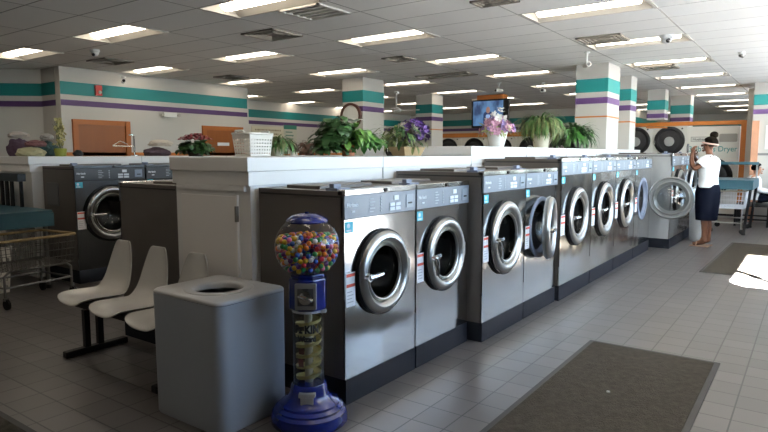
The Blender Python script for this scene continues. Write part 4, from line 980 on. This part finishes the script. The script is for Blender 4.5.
bm = nb(); blooms(bm, (0, 0.02, 0.3), 0.16, 8, 0.05, 1.0); obj('white_blooms', bm, mat('petal_white', (0.72, 0.72, 0.68), 0.5), t)
# trailing grass plant and bushy green plant near the big column
t = thing('spider_plant', 'tall trailing spider plant on the farther ledge, left of the large column', 'plant', (-3.2, 8.3, ZB))
pot(t, 0.10, 0.13, 0.22, mat('pot_cream', (0.5, 0.46, 0.36), 0.5)); arching(t, 330, 0.56, 0.012, OLIVE, 0.24, (0.9, 1.5), (1.5, 2.6), mm2=GREEN)
t = thing('fern', 'bushy green fern right in front of the large striped column', 'plant', (-3.2, 9.72, ZB))
pot(t, 0.12, 0.15, 0.16, BLACK)
arching(t, 190, 0.52, 0.026, GREEN3, 0.15, (0.5, 1.45), (1.0, 2.0), mm2=GREEN)
# left ledge: orchid pot, clothes heap, bundle
t = thing('flower_pot', 'yellow-green pot of pale yellow flowers on the left ledge', 'flowers', (-7.53, 3.66, ZC))
bm = nb(); lathe(bm, [(0, 0.06), (0.09, 0.075), (0.095, 0.07)], n=20, cap0=True, cap1=True); obj('pot', bm, mat('pot_lime', (0.22, 0.24, 0.03), 0.4), t, True)
bm = nb()
for k in range(9): tube(bm, [(0, 0, 0.08), (random.uniform(-.03, .03), random.uniform(-.03, .03), 0.22), (random.uniform(-.06, .06), random.uniform(-.06, .06), random.uniform(0.3, 0.44))], 0.003, 5)
obj('stems', bm, OLIVE, t)
bm = nb()
for k in range(70):
    z = random.uniform(0.13, 0.45); r = 0.075*(1.1-(z-0.13)/0.42); a = random.uniform(0, 2*PI)
    blooms(bm, (r*math.cos(a)*random.random()**.5, r*math.sin(a)*random.random()**.5, z), 0.008, 1, 0.026)
obj('yellow_blooms', bm, mat('petal_yellow', (0.46, 0.42, 0.19), 0.6, var=0.2), t)
def cloth_lump(label, loc, sx, sy, sz, col, seed, name='folded_cloth', grp='clothes heaped on the left ledge'):
    bm = nb(); bmesh.ops.create_icosphere(bm, subdivisions=4, radius=1)
    from mathutils import noise
    for v in bm.verts:
        n_ = noise.noise(v.co*2.1+Vector((seed*3.7, 0, 0)))*0.16+abs(noise.noise(v.co*4+Vector((seed, 1, 0))))*0.16-0.05
        v.co = v.co*(1+n_); v.co.z = max(-0.55, v.co.z); v.co = Vector((v.co.x*sx, v.co.y*sy, (v.co.z+0.55)*sz))
    return tag(obj(name, bm, mat('cloth_%d' % seed, col, 0.9, bump=0.4, bscale=30), None, True, loc=loc), label, 'clothing', grp)
cloth_lump('pale yellow garment at the bottom of the clothes heap', (-7.58, 3.34, ZC), 0.12, 0.16, 0.07, (0.36, 0.34, 0.20), 1)
cloth_lump('dark teal garment in the clothes heap', (-8.0, 3.70, ZC), 0.14, 0.15, 0.13, (0.02, 0.05, 0.05), 2)
cloth_lump('pinkish brown garment on the clothes heap', (-7.58, 3.40, ZC+0.115), 0.09, 0.12, 0.05, (0.16, 0.07, 0.07), 3)
cloth_lump('dark purple garment in the clothes heap by the left edge', (-7.95, 3.36, ZC), 0.12, 0.13, 0.14, (0.07, 0.04, 0.07), 4)
cloth_lump('grey-white garment on top of the clothes heap', (-7.95, 3.37, ZC+0.225), 0.10, 0.12, 0.05, (0.34, 0.30, 0.27), 5)
cloth_lump('grey crumpled garment on the dark teal one', (-7.95, 3.70, ZC+0.208), 0.07, 0.08, 0.05, (0.25, 0.24, 0.22), 6)
cloth_lump('dark bundle under a white one on the left ledge', (-7.6, 5.04, ZC), 0.13, 0.2, 0.08, (0.05, 0.03, 0.04), 7)
cloth_lump('white bundle beside the poinsettia on the left ledge', (-7.6, 5.1, ZC+0.138), 0.11, 0.18, 0.06, (0.50, 0.44, 0.36), 8)
cloth_lump('small black bundle right of the yellow flowers', (-7.5, 3.86, ZC), 0.05, 0.06, 0.05, (0.015, 0.015, 0.015), 9)
t = thing('garment_stand', 'chrome garment rod standing on the left ledge', 'garment rod', (-7.6, 4.69, ZC))
bm = nb(); tube(bm, [(0, 0, 0), (0, 0, 0.27), (0, -0.03, 0.29), (0, -0.07, 0.285)], 0.012, 8); obj('post', bm, CHROME, t, True)
bm = nb(); cyl(bm, (0, 0, 0), 0.05, 0.012); obj('foot_plate', bm, CHROME, t, True)
bm = nb(); tube(bm, [(0, 0, 0.13), (0, -0.31, 0.135)], 0.007, 6); tube(bm, [(0, -0.31, 0.14), (0, -0.2, 0.20), (0, -0.1, 0.16)], 0.006, 6); obj('arm', bm, CHROME, t, True)
# on the ledge by the left column: dried plant, and a dark ball standing in for an unclear shape
t = thing('dried_plant', 'brown dried plant on the left ledge behind the spider plant', 'plant', (-7.75, 8.35, ZC))
pot(t, 0.07, 0.09, 0.1, mat('pot_brown', (0.12, 0.06, 0.04), 0.5))
bm = nb(); broadleaf(bm, (0, 0, 0.13), 0.2, 120, 0.14, 0.03, 0.7, 0.2); obj('foliage', bm, mat('leaf_brown', (0.13, 0.075, 0.05), 0.7, var=0.4), t)
t = thing('vase', 'dark round shape on a white base beside the brown dried plant', 'vase', (-7.75, 7.95, ZC))
bm = nb(); lathe(bm, [(0, 0.07), (0.06, 0.06), (0.07, 0.03)], n=20, cap0=True, cap1=True); obj('foot', bm, WHITEP, t, True)
bm = nb(); sphere(bm, (0, 0, 0.15), 0.085, 18, 12); obj('bowl', bm, mat('round_dark', (0.03, 0.012, 0.012), 0.4), t, True)

# ------------------------------------------------------------------ people
def skin_bm(verts, edges, root, sub=2):
    names = list(verts); me = bpy.data.meshes.new('sk'); me.from_pydata([verts[n][0] for n in names], [(names.index(a), names.index(b)) for a, b in edges], [])
    o = bpy.data.objects.new('sk', me); C.objects.link(o); o.modifiers.new('k', 'SKIN')
    for i, n in enumerate(names):
        r = verts[n][1]; sv = me.skin_vertices[0].data[i]; sv.radius = (r, r) if not isinstance(r, tuple) else r; sv.use_root = (n == root)
    m = o.modifiers.new('s', 'SUBSURF'); m.levels = sub; m.render_levels = sub
    dg = bpy.context.evaluated_depsgraph_get(); out = bpy.data.meshes.new_from_object(o.evaluated_get(dg))
    bpy.data.objects.remove(o); bm = nb(); bm.from_mesh(out); bpy.data.meshes.remove(out); return bm
def hand_chains(v, e, tag_, wrist, palm, fdir, ndir, sdir, s=1.0):
    """palm + four fingers and a thumb; fdir fingers, ndir the way they curl, sdir towards the thumb"""
    w = Vector(wrist); p = Vector(palm); f, n, d = Vector(fdir).normalized(), Vector(ndir).normalized(), Vector(sdir).normalized()
    v[tag_+'p'] = (tuple(p), 0.026*s); e.append((tag_+'w', tag_+'p'))
    for i, (off, ln) in enumerate(((0.024, 0.066), (0.008, 0.074), (-0.008, 0.07), (-0.023, 0.055))):
        b = p+f*0.028*s+d*off*s; m = b+f*ln*0.45*s+n*0.012*s; q = m+(f*0.45+n*0.8).normalized()*ln*0.4*s; z = q+(n-f*0.3).normalized()*ln*0.25*s
        k = tag_+'f%d' % i
        v[k+'a'] = (tuple(b), 0.0095*s); v[k+'b'] = (tuple(m), 0.009*s); v[k+'c'] = (tuple(q), 0.008*s); v[k+'d'] = (tuple(z), 0.007*s)
        e += [(tag_+'p', k+'a'), (k+'a', k+'b'), (k+'b', k+'c'), (k+'c', k+'d')]
    b = p-f*0.01*s+d*0.034*s; m = b+(d+f*0.7).normalized()*0.03*s; q = m+(f+n*0.7).normalized()*0.028*s
    v[tag_+'t1'] = (tuple(b), 0.011*s); v[tag_+'t2'] = (tuple(m), 0.010*s); v[tag_+'t3'] = (tuple(q), 0.008*s)
    e += [(tag_+'p', tag_+'t1'), (tag_+'t1', tag_+'t2'), (tag_+'t2', tag_+'t3')]
def head_feats(bm, c, s=1.0):
    """nose, brow and ears joined onto a head that looks along +x"""
    c = Vector(c)
    sphere(bm, c+Vector((0.098, 0, -0.012))*s, 0.016*s, 10, 8, (1.1, 0.8, 1.3)); sphere(bm, c+Vector((0.085, 0, -0.055))*s, 0.018*s, 10, 8, (0.7, 1.4, 0.6))
    sphere(bm, c+Vector((0.075, 0, -0.09))*s, 0.024*s, 10, 8, (0.9, 1.2, 0.8))
    for q in (-1, 1): sphere(bm, c+Vector((-0.005, q*0.082, -0.01))*s, 0.03*s, 10, 8, (0.6, 0.3, 1.0))
WX, WY = -1.33, 10.55
t = thing('person', 'standing woman in a white top and navy skirt seen from behind, hand at her mouth', 'person', (WX, WY, 0), math.radians(172))
v = {'pel': ((0, 0, 0.92), 0.12), 'sp1': ((0.0, 0, 1.06), 0.11), 'sp2': ((0, 0, 1.22), 0.12), 'ch': ((-0.01, 0, 1.33), 0.11), 'nk': ((0.0, 0, 1.43), 0.05), 'nk2': ((0.012, 0, 1.49), 0.047), 'hd1': ((0.03, 0, 1.545), 0.075), 'hd2': ((0.02, 0, 1.60), 0.09), 'hd3': ((0.01, 0, 1.65), 0.075)}
e = [('pel', 'sp1'), ('sp1', 'sp2'), ('sp2', 'ch'), ('ch', 'nk'), ('nk', 'nk2'), ('nk2', 'hd1'), ('hd1', 'hd2'), ('hd2', 'hd3')]
for s_, q in (('l', 1), ('r', -1)):
    v.update({s_+'h': ((0, q*0.09, 0.86), 0.09), s_+'k': ((0.015, q*0.095, 0.48), 0.056), s_+'c': ((-0.012, q*0.097, 0.33), 0.054), s_+'a': ((-0.01, q*0.1, 0.09), 0.034), s_+'e': ((-0.03, q*0.1, 0.045), 0.036), s_+'b': ((0.09, q*0.105, 0.045), 0.036), s_+'t': ((0.155, q*0.108, 0.036), 0.026),
              s_+'s': ((-0.005, q*0.165, 1.365), 0.058)})
    e += [('pel', s_+'h'), (s_+'h', s_+'k'), (s_+'k', s_+'c'), (s_+'c', s_+'a'), (s_+'a', s_+'e'), (s_+'a', s_+'b'), (s_+'b', s_+'t'), ('ch', s_+'s')]
v.update({'lo': ((0.14, 0.25, 1.21), 0.042), 'lm': ((0.2, 0.2, 1.33), 0.04), 'lw': ((0.225, 0.12, 1.44), 0.028), 'ro': ((0.12, -0.23, 1.17), 0.042), 'rm': ((0.19, -0.16, 1.28), 0.038), 'rw': ((0.24, -0.06, 1.40), 0.028)})
e += [('ls', 'lo'), ('lo', 'lm'), ('lm', 'lw'), ('rs', 'ro'), ('ro', 'rm'), ('rm', 'rw')]
hand_chains(v, e, 'l', (0.225, 0.12, 1.44), (0.225, 0.085, 1.50), (-0.15, -0.3, 1), (-0.3, -1, 0.1), (-0.9, 0.3, 0))
hand_chains(v, e, 'r', (0.24, -0.06, 1.40), (0.25, -0.035, 1.465), (0.1, 0.25, 1), (-0.2, 1, 0.1), (-0.9, -0.2, 0))
bm = skin_bm(v, e, 'pel'); head_feats(bm, (0.02, 0, 1.595)); obj('body', bm, SKIN, t, True)
bm = nb(); lathe(bm, [(0.935, 0.1), (0.935, 0.19), (1.0, 0.178), (1.08, 0.168), (1.18, 0.178), (1.28, 0.192), (1.345, 0.19), (1.39, 0.15), (1.425, 0.085), (1.44, 0.065)], (0, 0, 0), 'z', 28, 0.78, 1.1)
for q, pts_ in ((1, [(-0.005, 0.13, 1.37), (0.03, 0.185, 1.34), (0.075, 0.22, 1.28)]), (-1, [(-0.005, -0.13, 1.37), (0.03, -0.19, 1.33), (0.065, -0.215, 1.26)])):
    tube(bm, pts_, [0.075, 0.08, 0.072], 14)
obj('white_top', bm, CLOTHW, t, True)
bm = nb(); lathe(bm, [(0.98, 0.172), (0.93, 0.19), (0.84, 0.205), (0.7, 0.2), (0.55, 0.187), (0.42, 0.175), (0.42, 0.165), (0.6, 0.16)], (0, 0, 0), 'z', 28, 0.86, 1.08); obj('navy_skirt', bm, NAVY, t, True)
bm = nb(); sphere(bm, (-0.005, 0, 1.625), 0.108, 20, 14, (1.0, 0.93, 0.92)); 
for vv in list(bm.verts):
    if vv.co.x > 0.055 and vv.co.z < 1.655: vv.co.x = 0.055
    if vv.co.z < 1.565: vv.co.z = 1.565
sphere(bm, (-0.04, -0.02, 1.745), 0.058, 14, 10, (1.05, 1, 0.95)); obj('hair', bm, HAIR, t, True)
bm = nb(); tube(bm, [(0.0+0.108*math.cos(a), 0.10*math.sin(a), 1.61+0.02*math.cos(a)) for a in [k*PI/12 for k in range(24)]], 0.013, 8, True); obj('headband', bm, mat('headband_pink', (0.55, 0.36, 0.30), 0.7), t, True)
for q in (1, -1):
    bm = nb(); sphere(bm, (0.098, q*0.032, 1.61), 0.012, 10, 8); obj('eye', bm, mat('eye_white', (0.6, 0.58, 0.55), 0.3), t, True)
for q in (1, -1):
    bm = nb(); prism(bm, [(-0.075, q*0.1-0.04), (0.08, q*0.105-0.048), (0.185, q*0.108-0.03), (0.195, q*0.108), (0.185, q*0.108+0.03), (0.08, q*0.105+0.048), (-0.075, q*0.1+0.04), (-0.085, q*0.1)], 0.002, 0.016); sd = obj('sandal', bm, mat('sandal_tan', (0.30, 0.19, 0.13), 0.6), t)
    bm = nb(); tube(bm, [(0.09, q*0.105-0.046, 0.012), (0.085, q*0.105-0.03, 0.072), (0.085, q*0.105+0.03, 0.072), (0.09, q*0.105+0.046, 0.012)], 0.009, 6); obj('strap', bm, mat('sandal_tan', (0.30, 0.19, 0.13), 0.6), sd, True)
M = Matrix.Translation((WX, WY, 0)) @ Matrix.Rotation(math.radians(172), 4, 'Z')
t2 = thing('phone', "small dark phone held in the woman's raised hands", 'phone', M @ Vector((0.315, 0.03, 1.47)), math.radians(172))
bm = nb(); box(bm, -0.006, 0.006, -0.038, 0.038, 0, 0.14); obj('case', bm, BLACK, t2, bevel=0.004)
bm = nb(); box(bm, -0.0075, -0.0055, -0.034, 0.034, 0.008, 0.13); obj('screen', bm, mat('phone_glass', (0.02, 0.02, 0.025), 0.1), t2)
# seated person at the right edge
t = thing('person', 'seated person with short dark hair and white shirt by the right edge', 'person', (-0.99, 14.38, 0), 0.05)
v = {'pel': ((0.0, 0, 0.57), 0.10), 'sp1': ((-0.01, 0, 0.7), 0.11), 'sp2': ((0.0, 0, 0.85), 0.115), 'ch': ((0.01, 0, 0.94), 0.10), 'nk': ((0.03, 0, 1.03), 0.05), 'hd1': ((0.06, 0, 1.09), 0.072), 'hd2': ((0.055, 0, 1.15), 0.088), 'hd3': ((0.045, 0, 1.19), 0.075)}
e = [('pel', 'sp1'), ('sp1', 'sp2'), ('sp2', 'ch'), ('ch', 'nk'), ('nk', 'hd1'), ('hd1', 'hd2'), ('hd2', 'hd3')]
for s_, q in (('l', 1), ('r', -1)):
    v.update({s_+'h': ((0.08, q*0.09, 0.55), 0.085), s_+'k': ((0.45, q*0.11, 0.56), 0.06), s_+'c': ((0.46, q*0.11, 0.34), 0.052), s_+'a': ((0.44, q*0.11, 0.09), 0.034), s_+'b': ((0.53, q*0.115, 0.04), 0.034), s_+'t': ((0.6, q*0.12, 0.03), 0.024),
              s_+'s': ((0.0, q*0.17, 0.95), 0.055), s_+'o': ((0.1, q*0.22, 0.74), 0.042), s_+'w': ((0.3, q*0.13, 0.68), 0.028)})
    e += [('pel', s_+'h'), (s_+'h', s_+'k'), (s_+'k', s_+'c'), (s_+'c', s_+'a'), (s_+'a', s_+'b'), (s_+'b', s_+'t'), ('ch', s_+'s'), (s_+'s', s_+'o'), (s_+'o', s_+'w')]
    hand_chains(v, e, s_, (0.3, q*0.13, 0.68), (0.36, q*0.1, 0.665), (1, -q*0.2, -0.1), (0, 0, -1), (0, -q, 0.2))
bm = skin_bm(v, e, 'pel'); head_feats(bm, (0.055, 0, 1.15)); obj('body', bm, mat('tan_skin', (0.36, 0.18, 0.11), 0.5), t, True)
bm = nb(); lathe(bm, [(0.52, 0.19), (0.6, 0.2), (0.75, 0.185), (0.9, 0.185), (0.97, 0.15), (1.02, 0.075)], (0, 0, 0), 'z', 24, 0.8, 1.1)
for q in (1, -1): tube(bm, [(0.0, q*0.15, 0.95), (0.05, q*0.21, 0.85), (0.1, q*0.235, 0.73), (0.2, q*0.19, 0.70), (0.27, q*0.15, 0.69)], [0.07, 0.068, 0.06, 0.052, 0.045], 12)
obj('white_shirt', bm, CLOTHW, t, True)
bm = skin_bm({'p': ((0.02, 0, 0.56), 0.11), 'l1': ((0.15, 0.1, 0.56), 0.10), 'l2': ((0.46, 0.11, 0.565), 0.078), 'l3': ((0.47, 0.11, 0.14), 0.062), 'r1': ((0.15, -0.1, 0.56), 0.10), 'r2': ((0.46, -0.11, 0.565), 0.078), 'r3': ((0.47, -0.11, 0.14), 0.062)}, [('p', 'l1'), ('l1', 'l2'), ('l2', 'l3'), ('p', 'r1'), ('r1', 'r2'), ('r2', 'r3')], 'p'); obj('navy_trousers', bm, NAVY, t, True)
bm = nb(); sphere(bm, (0.04, 0, 1.175), 0.104, 18, 12, (0.98, 0.92, 0.95))
for vv in bm.verts:
    if vv.co.x > 0.085 and vv.co.z < 1.215: vv.co.x = 0.085
    if vv.co.z < 1.12: vv.co.z = 1.12
obj('hair', bm, HAIR, t, True)
t = thing('bench', 'black steel framed bench under the seated person', 'bench', (-0.96, 14.38, 0))
bm = nb(); box(bm, -0.32, 0.32, -0.5, 0.5, 0.40, 0.43); obj('seat', bm, DARKTUBE, t, bevel=0.006)
for x in (-0.28, 0.28):
    for y in (-0.46, -0.15, 0.15, 0.46):
        bm = nb(); box(bm, x-0.02, x+0.02, y-0.02, y+0.02, 0, 0.40); obj('leg', bm, DARKTUBE, t)
for y in (-0.46, 0.46):
    bm = nb(); box(bm, -0.28, 0.28, y-0.012, y+0.012, 0.13, 0.16); obj('stretcher', bm, DARKTUBE, t)

# ------------------------------------------------------------------ daylight, camera
w = bpy.data.worlds.new('World'); bpy.context.scene.world = w; w.use_nodes = True; nt = w.node_tree
bg = nt.nodes['Background']; sky = nt.nodes.new('ShaderNodeTexSky'); sky.sky_type = 'HOSEK_WILKIE'; sky.turbidity = 3.5; sky.ground_albedo = 0.4
SUN = Vector((0.8, -1.0, 1.0)).normalized(); sky.sun_direction = SUN
hs = nt.nodes.new('ShaderNodeHueSaturation'); hs.inputs['Saturation'].default_value = 0.9
nt.links.new(sky.outputs[0], hs.inputs['Color']); nt.links.new(hs.outputs[0], bg.inputs[0]); bg.inputs[1].default_value = 60.0
sl = bpy.data.lights.new('sun', 'SUN'); sl.energy = 1500.0; sl.angle = math.radians(0.6); sl.color = (1.0, 0.97, 0.93)
so = bpy.data.objects.new('sun', sl); C.objects.link(so); so.rotation_euler = SUN.to_track_quat('Z', 'Y').to_euler(); so.location = (5, -5, 8)

cam = bpy.data.cameras.new('camera'); co = bpy.data.objects.new('camera', cam); C.objects.link(co)
cam.sensor_width = 36; cam.lens = _f*36/768; cam.clip_start = 0.05; cam.clip_end = 200
co.location = (0, 0, CAMH); co.rotation_euler = (PI/2-_th, 0, _a)
sc = bpy.context.scene; sc.camera = co
sc.view_settings.view_transform = 'Standard'; sc.view_settings.look = 'None'; sc.view_settings.gamma = 1; sc.view_settings.exposure = 0.0
sc.view_settings.use_curve_mapping = False
sc.cycles.use_denoising = True; sc.cycles.max_bounces = 8; sc.cycles.diffuse_bounces = 4; sc.cycles.transparent_max_bounces = 16; sc.cycles.sample_clamp_indirect = 6
